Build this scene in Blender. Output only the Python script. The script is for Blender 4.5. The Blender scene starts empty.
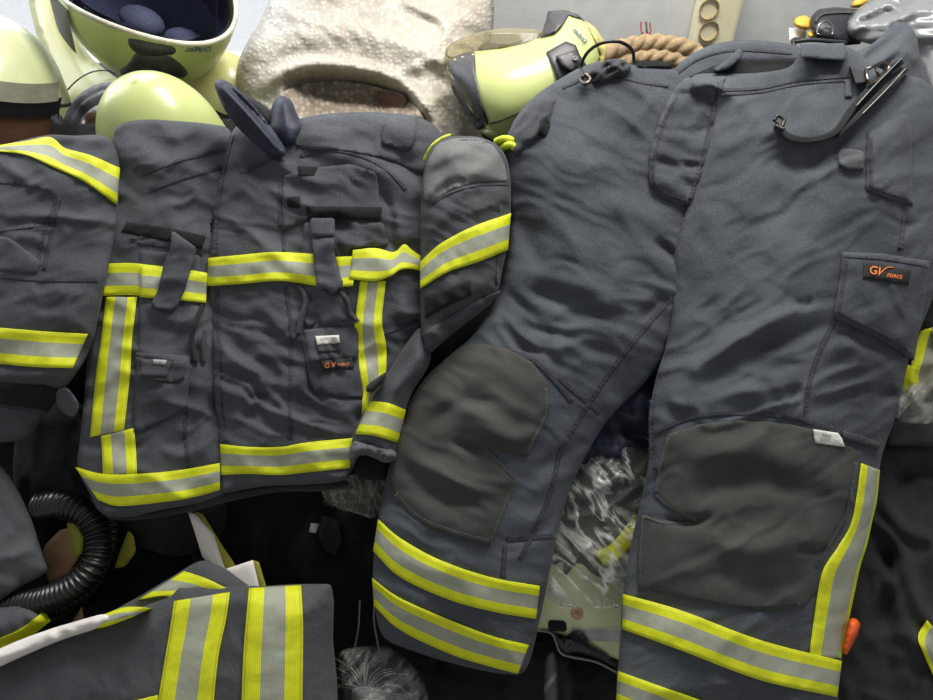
import bpy, bmesh, math, random
import numpy as np
from mathutils import Vector, Matrix
from mathutils.geometry import delaunay_2d_cdt
from mathutils.bvhtree import BVHTree

scene = bpy.context.scene
COL = scene.collection
# ------------------------------------------------------------------ camera
FPX = 674.0
PITCH = math.radians(42)
CAM = np.array([0.0, 0.0, 1.75])
FWD = np.array([0, math.cos(PITCH), -math.sin(PITCH)])
UPV = np.array([0, math.sin(PITCH), math.cos(PITCH)])
RGT = np.array([1.0, 0, 0])
cam_d = bpy.data.cameras.new('camera')
cam_o = bpy.data.objects.new('camera', cam_d)
COL.objects.link(cam_o)
cam_o.location = CAM
cam_o.rotation_euler = (math.pi/2 - PITCH, 0, 0)
cam_d.sensor_width = 36.0
cam_d.lens = FPX * 36.0 / 933.0
cam_d.clip_start = 0.02
scene.camera = cam_o
PPM = 750.0

def ray(px, py):
    px = np.asarray(px, float); py = np.asarray(py, float)
    return FWD[None] + ((px-466.5)/FPX)[:, None]*RGT[None] + ((350-py)/FPX)[:, None]*UPV[None]

def at_depth(px, py, d):
    return CAM + ray([px], [py])[0]*d

class Frame:
    """a real tilted plane in the room on which things are laid out"""
    def __init__(s, o, n):
        s.o = np.array(o, float); n = np.array(n, float); s.n = n/np.linalg.norm(n)
    def P(s, px, py, h):
        d = ray(px, py)
        h = np.asarray(h, float)
        t = (np.dot(s.o-CAM, s.n) + h)/(d @ s.n)
        return CAM[None] + d*t[:, None]

SL = math.radians(42)
SLOPE = Frame(CAM+FWD*0.90, (0, -math.sin(SL), math.cos(SL)))

def face_frame(px, py, depth, up=0.0, side=0.0):
    n = -FWD + UPV*up + RGT*side
    return Frame(at_depth(px, py, depth), n)

# ------------------------------------------------------------------ noise
_rng = np.random.RandomState(7)
_LAT = _rng.rand(16, 256, 256)*2-1
def vn(x, y, seed=0):
    L = _LAT[seed % 16]
    xi = np.floor(x).astype(int); yi = np.floor(y).astype(int)
    fx = x-xi; fy = y-yi
    fx = fx*fx*fx*(fx*(fx*6-15)+10); fy = fy*fy*fy*(fy*(fy*6-15)+10)
    a = L[yi % 256, xi % 256]; b = L[yi % 256, (xi+1) % 256]
    c = L[(yi+1) % 256, xi % 256]; d = L[(yi+1) % 256, (xi+1) % 256]
    return (a*(1-fx)+b*fx)*(1-fy)+(c*(1-fx)+d*fx)*fy

def wr(x, y, s, stretch=2.5, ang=0, seed=0, ridged=True):
    """wrinkle field, s = size in px across the fold, ang = fold direction (deg)"""
    a = math.radians(ang)
    u = (x*math.cos(a)+y*math.sin(a)); v = (-x*math.sin(a)+y*math.cos(a))
    w1 = vn(x/(s*3.1)+3.3, y/(s*3.1)+9.1, seed+1)*s*0.9
    w2 = vn(x/(s*3.1)+13.3, y/(s*3.1)+1.1, seed+2)*s*0.9
    n = vn((u+w1)/(s*stretch)+31, (v+w2)/s+17, seed)
    if ridged:
        return 1.35*(1-2*np.sqrt(n*n+0.01))
    return n

def fbm(x, y, s, seed=0, octv=3):
    r = 0; a = 1.0
    for k in range(octv):
        r = r + a*vn(x/s+7*k, y/s+3*k, seed+k); s *= 0.5; a *= 0.5
    return r

# ------------------------------------------------------------------ 2d helpers
def chaikin(p, it=2, closed=True):
    p = np.array(p, float)
    for _ in range(it):
        if closed:
            q = np.roll(p, -1, 0)
            p = np.stack([p*.78+q*.22, p*.22+q*.78], 1).reshape(-1, 2)
        else:
            a = p[:-1]; b = p[1:]
            m = np.stack([a*.75+b*.25, a*.25+b*.75], 1).reshape(-1, 2)
            p = np.vstack([p[:1], m, p[-1:]])
    return p

def catmull(p, n=8):
    p = np.array(p, float)
    if len(p) < 3:
        return np.array([p[0]+(p[-1]-p[0])*t for t in np.linspace(0, 1, n+1)])
    q = np.vstack([2*p[0]-p[1], p, 2*p[-1]-p[-2]])
    out = []
    for i in range(1, len(q)-2):
        for t in np.linspace(0, 1, n, endpoint=False):
            t2 = t*t; t3 = t2*t
            out.append(0.5*((2*q[i])+(-q[i-1]+q[i+1])*t+(2*q[i-1]-5*q[i]+4*q[i+1]-q[i+2])*t2+(-q[i-1]+3*q[i]-3*q[i+1]+q[i+2])*t3))
    out.append(q[-2])
    return np.array(out)

def resample(p, step, closed=True):
    p = np.array(p, float)
    if closed: p = np.vstack([p, p[:1]])
    L = np.r_[0, np.cumsum(np.linalg.norm(np.diff(p, axis=0), axis=1))]
    n = max(3 if closed else 1, int(round(L[-1]/step)))
    t = np.linspace(0, L[-1], n+1)
    if closed: t = t[:-1]
    return np.stack([np.interp(t, L, p[:, 0]), np.interp(t, L, p[:, 1])], 1)

def subdiv(p, step):
    out = []
    for i in range(len(p)):
        a, b = p[i], p[(i+1) % len(p)]
        k = max(1, int(round(np.linalg.norm(b-a)/step)))
        for j in range(k): out.append(a+(b-a)*j/k)
    return np.array(out)

def outline_pts(outline, smooth, step):
    p = np.array(outline, float)
    if smooth >= 2: return resample(chaikin(p, smooth), step)
    if smooth == 1:
        q = np.roll(p, -1, 0); L = np.linalg.norm(q-p, axis=1)[:, None]; f = np.minimum(0.22, 2.2/np.maximum(L, 1e-6))
        p = np.stack([p*(1-f)+q*f, p*f+q*(1-f)], 1).reshape(-1, 2)
    return subdiv(p, step)

def resample_n(p, n):
    p = np.array(p, float)
    L = np.r_[0, np.cumsum(np.linalg.norm(np.diff(p, axis=0), axis=1))]
    t = np.linspace(0, L[-1], n+1)
    return np.stack([np.interp(t, L, p[:, 0]), np.interp(t, L, p[:, 1])], 1)

def dist_poly(q, p, closed=True, want_t=False):
    a = p if closed else p[:-1]
    b = np.roll(p, -1, 0) if closed else p[1:]
    best = np.full(len(q), 1e9); bt = np.zeros(len(q))
    lens = np.linalg.norm(b-a, axis=1); cum = np.r_[0, np.cumsum(lens)]
    for i in range(len(a)):
        ab = b[i]-a[i]; L2 = max(ab @ ab, 1e-12)
        t = np.clip(((q-a[i]) @ ab)/L2, 0, 1)
        d = np.hypot(q[:, 0]-a[i, 0]-t*ab[0], q[:, 1]-a[i, 1]-t*ab[1])
        m = d < best
        best[m] = d[m]; bt[m] = (cum[i]+t[m]*lens[i])/cum[-1]
    return (best, bt) if want_t else best

def inside(q, p):
    x, y = q[:, 0], q[:, 1]; c = np.zeros(len(q), bool)
    n = len(p)
    for i in range(n):
        x1, y1 = p[i]; x2, y2 = p[(i+1) % n]
        if y1 == y2: continue
        k = ((y1 > y) != (y2 > y)) & (x < (x2-x1)*(y-y1)/(y2-y1)+x1)
        c ^= k
    return c

def triangulate(bd, step):
    lo = bd.min(0); hi = bd.max(0)
    gx = np.arange(lo[0]+step/2, hi[0], step); gy = np.arange(lo[1]+step/2, hi[1], step*0.87)
    X, Y = np.meshgrid(gx, gy); X = X + (np.arange(len(gy)) % 2)[:, None]*step/2
    q = np.stack([X.ravel(), Y.ravel()], 1)
    q = q[inside(q, bd)]
    if len(q): q = q[dist_poly(q, bd) > step*0.55]
    pts = np.vstack([bd, q]) if len(q) else bd
    n = len(bd)
    vs, es, fs, ov, oe, of = delaunay_2d_cdt([Vector(p) for p in pts], [], [list(range(n))], 1, 1e-4, True)
    V = np.array([[v.x, v.y] for v in vs]); F = [tuple(f) for f in fs]
    bmap = {}
    for i, o in enumerate(ov):
        for k in o:
            if k < n: bmap[k] = i
    ring = [bmap[k] for k in range(n) if k in bmap]
    # orientation ccw in (x, -y)
    F2 = []
    cen = np.array([V[list(f)].mean(0) for f in F]); okf = inside(cen, bd)
    F = [f for f, k in zip(F, okf) if k]
    for f in F:
        a, b, c = V[f[0]], V[f[1]], V[f[2]]
        if (b[0]-a[0])*(c[1]-a[1])-(b[1]-a[1])*(c[0]-a[0]) > 0: f = f[::-1]
        F2.append(f)
    return V, F2, ring

# ------------------------------------------------------------------ objects
ROOTLOC = {}
def thing(name, label, cat, loc, group=None, kind=None):
    o = bpy.data.objects.new(name, None); COL.objects.link(o)
    o.location = tuple(loc); o.empty_display_size = 0.05
    ROOTLOC[o.name] = np.array(loc, float)
    tag(o, label, cat, group, kind)
    return o

def tag(o, label=None, cat=None, group=None, kind=None):
    if label: o['label'] = label
    if cat: o['category'] = cat
    if group: o['group'] = group
    if kind: o['kind'] = kind
    return o

def mesh_obj(name, V, F, mat, parent=None, uv=None, smooth=True, loc=None, mats=None, midx=None, flat_from=None):
    me = bpy.data.meshes.new(name)
    V = np.asarray(V, float)
    if parent is not None: off = ROOTLOC[parent.name]
    else: off = np.array(loc, float) if loc is not None else np.array([V[:, 0].mean(), V[:, 1].mean(), V[:, 2].min()])
    me.from_pydata((V-off).tolist(), [], [tuple(int(i) for i in f) for f in F])
    for m in (mats or [mat]): me.materials.append(m)
    if midx is not None: me.polygons.foreach_set('material_index', np.asarray(midx, np.int32))
    if smooth: me.polygons.foreach_set('use_smooth', [True]*len(me.polygons))
    if uv is not None:
        ul = me.uv_layers.new(name='uv')
        li = np.zeros(len(me.loops), np.int32); me.loops.foreach_get('vertex_index', li)
        ul.data.foreach_set('uv', np.asarray(uv, float)[li].ravel())
    me.update()
    o = bpy.data.objects.new(name, me); COL.objects.link(o)
    if parent is not None:
        o.parent = parent
    else:
        o.location = tuple(off)
    ROOTLOC[o.name] = off
    return o

class Surf:
    """sampler of a laid surface in its frame"""
    def __init__(s, V2, H, F, frame):
        s.frame = frame
        s.V2 = V2; s.H = H
        s.t = BVHTree.FromPolygons([(a, b, c*10000) for (a, b), c in zip(V2.tolist(), H.tolist())], [tuple(int(i) for i in f) for f in F])
    def __call__(s, x, y):
        x = np.atleast_1d(np.asarray(x, float)); y = np.atleast_1d(np.asarray(y, float))
        out = np.empty(len(x))
        for i in range(len(x)):
            r = s.t.ray_cast(Vector((x[i], y[i], 1e5)), Vector((0, 0, -1)))
            if r[0] is None:
                k = np.argmin((s.V2[:, 0]-x[i])**2+(s.V2[:, 1]-y[i])**2)
                out[i] = s.H[k]
            else:
                out[i] = r[0].z/10000
        return out

def sheet(name, outline, hf, mat, parent=None, frame=SLOPE, step=4.0, skirt=0.03, inset=2.0, smooth=2,
          edge_r=0.006, edge_w=6.0, bstep=None, fn=None, uvrot=0.0, back=False, loc=None):
    """A laid piece of cloth. outline px, hf(px,py,d)->h metres above frame. returns obj, Surf"""
    bd = outline_pts(outline, smooth, bstep or step)
    V, F, ring = triangulate(bd, step)
    d = dist_poly(V, bd)
    h = hf(V[:, 0], V[:, 1], d)
    if edge_w > 0:
        e = np.clip(d/edge_w, 0, 1)
        h = h - edge_r*(1-np.sqrt(np.clip(1-(1-e)**2, 0, 1)))
    n0 = len(V)
    S = Surf(V.copy(), h.copy(), F, frame)
    # skirt
    rv = V[ring]
    t = np.roll(rv, -1, 0)-np.roll(rv, 1, 0)
    nrm = np.stack([-t[:, 1], t[:, 0]], 1); nrm /= (np.linalg.norm(nrm, axis=1)[:, None]+1e-9)
    area = 0.5*np.sum(rv[:, 0]*np.roll(rv[:, 1], -1)-np.roll(rv[:, 0], -1)*rv[:, 1])
    if area < 0: nrm = -nrm
    V2 = np.vstack([V, rv+nrm*inset*0.3, rv+nrm*inset])
    H2 = np.r_[h, h[ring]-skirt*0.4, h[ring]-skirt]
    F = list(F); m = len(ring)
    for k in range(m):
        a, b = ring[k], ring[(k+1) % m]
        c, dd = n0+k, n0+(k+1) % m
        e_, f_ = n0+m+k, n0+m+(k+1) % m
        if area < 0:
            F.append((a, c, dd, b)); F.append((c, e_, f_, dd))
        else:
            F.append((b, dd, c, a)); F.append((dd, f_, e_, c))
    P = frame.P(V2[:, 0], V2[:, 1], H2)
    if fn: P = fn(P, V2)
    ca, sa = math.cos(uvrot), math.sin(uvrot)
    uv = np.stack([(V2[:, 0]*ca+V2[:, 1]*sa)/PPM, (V2[:, 0]*sa-V2[:, 1]*ca)/PPM], 1)
    o = mesh_obj(name, P, F, mat, parent, uv=uv, loc=loc)
    return o, S

def inflate(name, outline, amp, mat, parent=None, frame=SLOPE, step=4.0, base=0.0, hf=None, smooth=2, back=0.6, power=0.5, its=500, uvs=PPM, loc=None):
    """closed puffed solid with the given outline; returns obj, Surf of its front"""
    bd = outline_pts(outline, smooth, step)
    V, F, ring = triangulate(bd, step)
    n = len(V); isb = np.zeros(n, bool); isb[ring] = True
    E = set()
    for f in F:
        for i in range(3):
            a, b = f[i], f[(i+1) % 3]; E.add((min(a, b), max(a, b)))
    E = np.array(list(E)); deg = np.bincount(E.ravel(), minlength=n).astype(float)
    ph = np.zeros(n)
    for _ in range(its):
        s = np.bincount(E[:, 0], ph[E[:, 1]], n)+np.bincount(E[:, 1], ph[E[:, 0]], n)
        ph2 = s/deg+1.0; ph2[isb] = 0
        ph = ph2
    ph /= ph.max()
    h = amp*ph**power
    hb = -amp*back*ph**power
    d = dist_poly(V, bd)
    if hf is not None: h = h+hf(V[:, 0], V[:, 1], d)*np.clip(d/8, 0, 1)
    S = Surf(V.copy(), base+h, F, frame)
    inner = np.where(~isb)[0]; mp = np.arange(n); mp[inner] = n+np.arange(len(inner))
    V2 = np.vstack([V, V[inner]]); H2 = np.r_[base+h, base+hb[inner]]
    F2 = list(F)+[tuple(mp[i] for i in f[::-1]) for f in F]
    P = frame.P(V2[:, 0], V2[:, 1], H2)
    uv = np.stack([V2[:, 0]/uvs, -V2[:, 1]/uvs], 1)
    o = mesh_obj(name, P, F2, mat, parent, uv=uv, loc=loc)
    return o, S

def strip(name, A, B, S, mat, parent, lift=0.002, n=None, m=8, sm=True, thick=0.0015, hoff=None):
    """ribbon draped on surface S between edge A and edge B (px). uv.u along in m, uv.v across 0..1"""
    A = catmull(A, 8) if sm else np.array(A, float); B = catmull(B, 8) if sm else np.array(B, float)
    La = np.linalg.norm(np.diff(A, axis=0), axis=1).sum()
    n = n or max(2, int(La/3))
    A = resample_n(A, n); B = resample_n(B, n)
    T = np.linspace(0, 1, m+1)
    V2 = (A[:, None]*(1-T)[None, :, None]+B[:, None]*T[None, :, None])
    q = V2.reshape(-1, 2)
    h = S(q[:, 0], q[:, 1])
    if lift > 0.0012:
        # thick webbing bridges the small dents
        hh = h.reshape(n+1, m+1)
        for _ in range(2):
            g = hh.copy(); g[1:-1] = (hh[:-2]+2*hh[1:-1]+hh[2:])/4; hh = np.maximum(hh, g)
            g = hh.copy(); g[:, 1:-1] = (hh[:, :-2]+2*hh[:, 1:-1]+hh[:, 2:])/4; hh = np.maximum(hh, g)
        h = hh.reshape(-1)
    h = h+lift
    fr = S.frame
    if hoff is not None: h = h+hoff(q[:, 0], q[:, 1])
    U = np.repeat(np.r_[0, np.cumsum(np.linalg.norm(np.diff((A+B)/2, axis=0), axis=1))]/PPM, m+1)
    W = np.tile(T, n+1)
    F = []
    def idx(i, j): return i*(m+1)+j
    for i in range(n):
        for j in range(m):
            F.append((idx(i, j), idx(i, j+1), idx(i+1, j+1), idx(i+1, j)))
    # border skirt
    ring = [idx(0, j) for j in range(m+1)]+[idx(i, m) for i in range(1, n+1)]+[idx(n, j) for j in range(m-1, -1, -1)]+[idx(i, 0) for i in range(n-1, 0, -1)]
    n0 = len(q); q2 = np.vstack([q, q[ring]]); h2 = np.r_[h, h[ring]-lift-thick]
    U2 = np.r_[U, U[ring]]; W2 = np.r_[W, W[ring]]
    k = len(ring)
    for i in range(k):
        a, b = ring[i], ring[(i+1) % k]
        F.append((b, a, n0+i, n0+(i+1) % k))
    P = fr.P(q2[:, 0], q2[:, 1], h2)
    # make the winding face outward
    a, b, c = P[F[0][0]], P[F[0][1]], P[F[0][2]]
    if np.dot(np.cross(b-a, c-a), fr.n) < 0: F = [f[::-1] for f in F]
    return mesh_obj(name, P, F, mat, parent, uv=np.stack([U2, W2], 1))

def line_strip(name, pts, w, S, mat, parent, lift=0.0006, m=4, sm=True, **k):
    p = catmull(pts, 6) if sm else np.array(pts, float)
    p = resample(p, 3.0, closed=False)
    t = np.gradient(p, axis=0); t /= np.linalg.norm(t, axis=1)[:, None]+1e-9
    nn = np.stack([-t[:, 1], t[:, 0]], 1)
    return strip(name, p-nn*w/2, p+nn*w/2, S, mat, parent, lift, m=m, sm=False, thick=0.0004, **k)

def patch(name, outline, S, mat, parent, lift=0.0025, step=3.5, smooth=1, hf=None, skirt=None, edge_w=3.0, edge_r=0.0012):
    f = (lambda x, y, d: S(x, y)+lift+(hf(x, y, d) if hf else 0))
    return sheet(name, outline, f, mat, parent, frame=S.frame, step=step, skirt=skirt or lift+0.002, inset=0.3, smooth=smooth, edge_w=edge_w, edge_r=edge_r)

def tube3(name, pts, r, mat, parent=None, seg=12, closed=False, rf=None, n=None, loc=None):
    pts = np.array(pts, float)
    L = np.r_[0, np.cumsum(np.linalg.norm(np.diff(pts, axis=0), axis=1))]
    # catmull in 3d
    q = np.vstack([2*pts[0]-pts[1], pts, 2*pts[-1]-pts[-2]])
    out = []
    k = n or 10
    for i in range(1, len(q)-2):
        for t in np.linspace(0, 1, k, endpoint=False):
            t2 = t*t; t3 = t2*t
            out.append(0.5*((2*q[i])+(-q[i-1]+q[i+1])*t+(2*q[i-1]-5*q[i]+4*q[i+1]-q[i+2])*t2+(-q[i-1]+3*q[i]-3*q[i+1]+q[i+2])*t3))
    out.append(q[-2]); p = np.array(out)
    T = np.gradient(p, axis=0); T /= np.linalg.norm(T, axis=1)[:, None]+1e-12
    nrm = np.cross(T[0], [0, 0, 1.0]);
    if np.linalg.norm(nrm) < 1e-3: nrm = np.cross(T[0], [1.0, 0, 0])
    nrm /= np.linalg.norm(nrm)
    V = []; UV = []
    s = np.r_[0, np.cumsum(np.linalg.norm(np.diff(p, axis=0), axis=1))]
    for i in range(len(p)):
        nrm = nrm-T[i]*np.dot(nrm, T[i]); nrm /= np.linalg.norm(nrm)
        b = np.cross(T[i], nrm)
        for j in range(seg):
            a = 2*math.pi*j/seg
            rr = r if rf is None else rf(s[i], a, s[-1])
            V.append(p[i]+(nrm*math.cos(a)+b*math.sin(a))*rr); UV.append((s[i], j/seg))
    F = []
    for i in range(len(p)-1):
        for j in range(seg):
            F.append((i*seg+j, i*seg+(j+1) % seg, (i+1)*seg+(j+1) % seg, (i+1)*seg+j))
    F.append(tuple(range(seg))[::-1]); F.append(tuple((len(p)-1)*seg+j for j in range(seg)))
    return mesh_obj(name, V, F, mat, parent, uv=UV, loc=loc)

def tubepx(name, pts, r, mat, parent=None, frame=SLOPE, S=None, lift=0.0, **k):
    """tube through (px,py,h) points"""
    P = []
    for a in pts:
        h = (S(a[0], a[1])[0]+lift+(a[2] if len(a) > 2 else 0)) if S is not None else a[2]
        P.append(frame.P([a[0]], [a[1]], [h])[0])
    return tube3(name, P, r, mat, parent, **k)

def text_on(name, s, cx, cy, w, ang, S, mat, parent, lift=0.003, flip=False, shear=0.0, bold=0.0):
    cu = bpy.data.curves.new(name, 'FONT'); cu.body = s; cu.align_x = 'CENTER'; cu.align_y = 'CENTER'
    cu.size = 1.0; cu.resolution_u = 3; cu.shear = shear; cu.offset = bold
    o = bpy.data.objects.new(name, cu); COL.objects.link(o)
    dg = bpy.context.evaluated_depsgraph_get(); dg.update()
    me = bpy.data.meshes.new_from_object(o.evaluated_get(dg))
    V = np.array([v.co[:] for v in me.vertices]); F = [tuple(p.vertices) for p in me.polygons]
    bpy.data.objects.remove(o); bpy.data.curves.remove(cu); bpy.data.meshes.remove(me)
    W = V[:, 0].max()-V[:, 0].min(); sc = w/W
    V[:, 0] -= (V[:, 0].max()+V[:, 0].min())/2; V[:, 1] -= (V[:, 1].max()+V[:, 1].min())/2
    a = math.radians(ang)
    x = V[:, 0]*sc; y = -V[:, 1]*sc
    X = cx+x*math.cos(a)-y*math.sin(a); Y = cy+x*math.sin(a)+y*math.cos(a)
    h = S(X, Y)+lift
    return mesh_obj(name, S.frame.P(X, Y, h), F, mat, parent, smooth=False)

def box(name, c, s, mat, parent=None, rot=None, bevel=0.003, loc=None):
    bm = bmesh.new(); bmesh.ops.create_cube(bm, size=1.0)
    for v in bm.verts: v.co = Vector((v.co.x*s[0], v.co.y*s[1], v.co.z*s[2]))
    if bevel: bmesh.ops.bevel(bm, geom=bm.edges[:], offset=bevel, segments=2, affect='EDGES', profile=0.6)
    if rot is not None: bmesh.ops.transform(bm, matrix=rot.to_4x4(), verts=bm.verts)
    bm.verts.ensure_lookup_table()
    V = np.array([v.co[:] for v in bm.verts])+np.array(c, float); F = [tuple(v.index for v in f.verts) for f in bm.faces]
    bm.free()
    return mesh_obj(name, V, F, mat, parent, smooth=False, loc=loc)
# ------------------------------------------------------------------ materials
def s2l(c):
    return tuple((x/255/12.92 if x/255 <= 0.04045 else ((x/255+0.055)/1.055)**2.4) for x in c)+(1,)

class NT:
    def __init__(s, name):
        s.m = bpy.data.materials.new(name); s.m.use_nodes = True
        s.t = s.m.node_tree; s.t.nodes.clear()
        s.out = s.n('ShaderNodeOutputMaterial')
    def n(s, ty, **k):
        nd = s.t.nodes.new(ty)
        for a, b in k.items():
            if a.startswith('_'): setattr(nd, a[1:], b)
            else:
                nd.inputs[a.replace('__', ' ')].default_value = b
        return nd
    def l(s, a, b): s.t.links.new(a, b)
    def uv(s, scale=None):
        u = s.n('ShaderNodeUVMap'); u.uv_map = 'uv'
        return u.outputs[0]
    def obj(s):
        return s.n('ShaderNodeTexCoord').outputs['Object']
    def noise(s, vec, scale, detail=3, rough=0.55):
        nd = s.n('ShaderNodeTexNoise'); nd.inputs['Scale'].default_value = scale
        nd.inputs['Detail'].default_value = detail; nd.inputs['Roughness'].default_value = rough
        s.l(vec, nd.inputs['Vector']); return nd.outputs[0]
    def ramp(s, f, stops):
        r = s.n('ShaderNodeValToRGB'); e = r.color_ramp.elements
        while len(e) < len(stops): e.new(0.5)
        for i, (p, c) in enumerate(stops):
            e[i].position = p; e[i].color = c if len(c) == 4 else tuple(c)+(1,)
        s.l(f, r.inputs[0]); return r.outputs[0]
    def math(s, op, a, b=0.0, c=None):
        nd = s.n('ShaderNodeMath'); nd.operation = op
        for i, x in enumerate((a, b) if c is None else (a, b, c)):
            if isinstance(x, (int, float)): nd.inputs[i].default_value = x
            else: s.l(x, nd.inputs[i])
        return nd.outputs[0]
    def mix(s, f, a, b, mode='MIX'):
        nd = s.n('ShaderNodeMix'); nd.data_type = 'RGBA'; nd.blend_type = mode
        for i, x in ((0, f), (6, a), (7, b)):
            if isinstance(x, (int, float)): nd.inputs[i].default_value = x
            elif isinstance(x, tuple): nd.inputs[i].default_value = x
            else: s.l(x, nd.inputs[i])
        return nd.outputs[2]
    def bump(s, h, strength=0.3, dist=0.001, nrm=None):
        b = s.n('ShaderNodeBump'); b.inputs['Strength'].default_value = strength; b.inputs['Distance'].default_value = dist
        s.l(h, b.inputs['Height'])
        if nrm is not None: s.l(nrm, b.inputs['Normal'])
        return b.outputs[0]
    def bsdf(s, color, rough=0.6, nrm=None, **k):
        b = s.n('ShaderNodeBsdfPrincipled')
        if isinstance(color, tuple): b.inputs['Base Color'].default_value = color
        else: s.l(color, b.inputs['Base Color'])
        if isinstance(rough, (int, float)): b.inputs['Roughness'].default_value = rough
        else: s.l(rough, b.inputs['Roughness'])
        if nrm is not None: s.l(nrm, b.inputs['Normal'])
        for a, v in k.items():
            key = a.replace('_', ' ')
            if isinstance(v, (int, float, tuple)): b.inputs[key].default_value = v
            else: s.l(v, b.inputs[key])
        s.l(b.outputs[0], s.out.inputs[0])
        return b
    def sep(s, v):
        x = s.n('ShaderNodeSeparateXYZ'); s.l(v, x.inputs[0]); return x.outputs

def cloth_mat(name, c1, c2, rough=0.88, weave=0.25, sheen=0.06, grain=1.0, ribs=False, dots=False):
    t = NT(name); uv = t.uv()
    n1 = t.noise(uv, 9, 4, 0.6)
    n2 = t.noise(uv, 420, 2, 0.7)
    f = t.math('ADD', t.math('MULTIPLY', n1, 0.62), t.math('MULTIPLY', n2, 0.62*grain))
    col = t.ramp(f, [(0.35, s2l(c1)), (0.85, s2l(c2))])
    s = t.sep(uv)
    # twill: fine diagonal ribs plus slub noise
    w = t.math('SINE', t.math('MULTIPLY', t.math('ADD', s[0], t.math('MULTIPLY', s[1], 1.0)), 3300))
    h = t.math('ADD', t.math('MULTIPLY', w, 0.25), t.math('MULTIPLY', t.noise(uv, 700, 2, 0.8), 1.0))
    if dots:
        a = t.math('SINE', t.math('MULTIPLY', s[0], 2100)); b = t.math('SINE', t.math('MULTIPLY', s[1], 2100))
        dd = t.math('MULTIPLY', a, b)
        h = t.math('ADD', t.math('MULTIPLY', dd, 0.8), h)
        col = t.mix(t.math('MULTIPLY', t.math('GREATER_THAN', dd, 0.15), 0.35), col, s2l(tuple(min(255, x*1.45) for x in c2)))
    b1 = t.bump(h, weave, 0.0006)
    b2 = t.bump(t.noise(uv, 60, 3, 0.6), 0.35, 0.004, b1)
    t.bsdf(col, rough, b2, Sheen_Weight=sheen, Sheen_Roughness=0.5, Specular_IOR_Level=0.25)
    return t.m

def tape_mat(name, a=0.30, b=0.70, dim=1.0, glossy=False, c_y=(226, 232, 34), c_g=(168, 172, 156)):
    """yellow / silver / yellow woven tape; v across"""
    t = NT(name); uv = t.uv(); s = t.sep(uv)
    inn = t.math('MULTIPLY', t.math('GREATER_THAN', s[1], a), t.math('LESS_THAN', s[1], b))
    # woven mesh holes (in yellow)
    mp = t.n('ShaderNodeMapping'); mp.inputs['Scale'].default_value = (1, 0.045, 1); t.l(uv, mp.inputs[0])
    ms = t.sep(mp.outputs[0])
    p = t.math('MULTIPLY', t.math('SINE', t.math('MULTIPLY', t.math('ADD', ms[0], ms[1]), 2300)),
               t.math('SINE', t.math('MULTIPLY', t.math('SUBTRACT', ms[0], ms[1]), 2300)))
    hole = t.math('GREATER_THAN', p, 0.35)
    yel = t.mix(t.math('MULTIPLY', hole, 0.5), s2l(c_y), s2l((110, 122, 10)))
    gr = t.mix(t.math('MULTIPLY', t.math('GREATER_THAN', p, 0.5), 0.35), s2l(c_g), s2l((100, 104, 92)))
    n = t.noise(mp.outputs[0], 70, 3)
    col = t.mix(inn, yel, gr)
    col = t.mix(t.math('MULTIPLY', n, 0.42), col, s2l((140, 140, 90)), 'MULTIPLY')
    # stitched borders
    e1 = t.math('LESS_THAN', t.math('ABSOLUTE', t.math('SUBTRACT', s[1], 0.04)), 0.012)
    e2 = t.math('LESS_THAN', t.math('ABSOLUTE', t.math('SUBTRACT', s[1], 0.96)), 0.012)
    dash = t.math('GREATER_THAN', t.math('SINE', t.math('MULTIPLY', s[0], 2200)), -0.2)
    col = t.mix(t.math('MULTIPLY', t.math('MULTIPLY', t.math('ADD', e1, e2), dash), 0.5), col, s2l((95, 100, 20)))
    h = t.math('ADD', t.math('MULTIPLY', p, -0.5), t.math('MULTIPLY', inn, 0.8))
    nb = t.bump(h, 0.35, 0.0006)
    nb = t.bump(t.noise(mp.outputs[0], 45, 2), 0.3, 0.005, nb)
    b = t.bsdf(col, 0.55, nb, Specular_IOR_Level=0.35)
    t.l(col, b.inputs['Emission Color'])
    es = t.math('MULTIPLY', t.math('SUBTRACT', 1.0, inn), 0.045*dim)   # fluorescent dye
    t.l(es, b.inputs['Emission Strength'])
    return t.m

def seam_mat(name, base, thread):
    """felled seam: two rows of stitches on a puckered welt"""
    t = NT(name); uv = t.uv(); s = t.sep(uv)
    e1 = t.math('LESS_THAN', t.math('ABSOLUTE', t.math('SUBTRACT', s[1], 0.2)), 0.10)
    e2 = t.math('LESS_THAN', t.math('ABSOLUTE', t.math('SUBTRACT', s[1], 0.8)), 0.10)
    dash = t.math('GREATER_THAN', t.math('SINE', t.math('MULTIPLY', s[0], 1900)), -0.35)
    f = t.math('MULTIPLY', t.math('ADD', e1, e2), dash)
    col = t.mix(f, s2l(base), s2l(thread))
    mp = t.n('ShaderNodeMapping'); mp.inputs['Scale'].default_value = (1, 0.003, 1); t.l(uv, mp.inputs[0])
    h = t.math('ADD', t.math('MULTIPLY', t.noise(mp.outputs[0], 190, 2), 2.0), t.math('MULTIPLY', t.math('ADD', e1, e2), -1.0))
    t.bsdf(col, 0.9, t.bump(h, 0.8, 0.0015), Sheen_Weight=0.2, Specular_IOR_Level=0.2)
    return t.m

def plain(name, c, rough=0.5, metal=0.0, coat=0.0, bump=0.0, bscale=60, var=0.12, **k):
    t = NT(name); o = t.obj()
    n = t.noise(o, bscale*0.3, 4)
    dk = tuple(x*(1-var*2) for x in c); lt = tuple(min(255, x*(1+var)) for x in c)
    col = t.ramp(n, [(0.3, s2l(dk)), (0.75, s2l(lt))])
    nb = t.bump(t.noise(o, bscale, 3), bump, 0.002) if bump else None
    t.bsdf(col, rough, nb, Metallic=metal, Coat_Weight=coat, **k)
    return t.m

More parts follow.
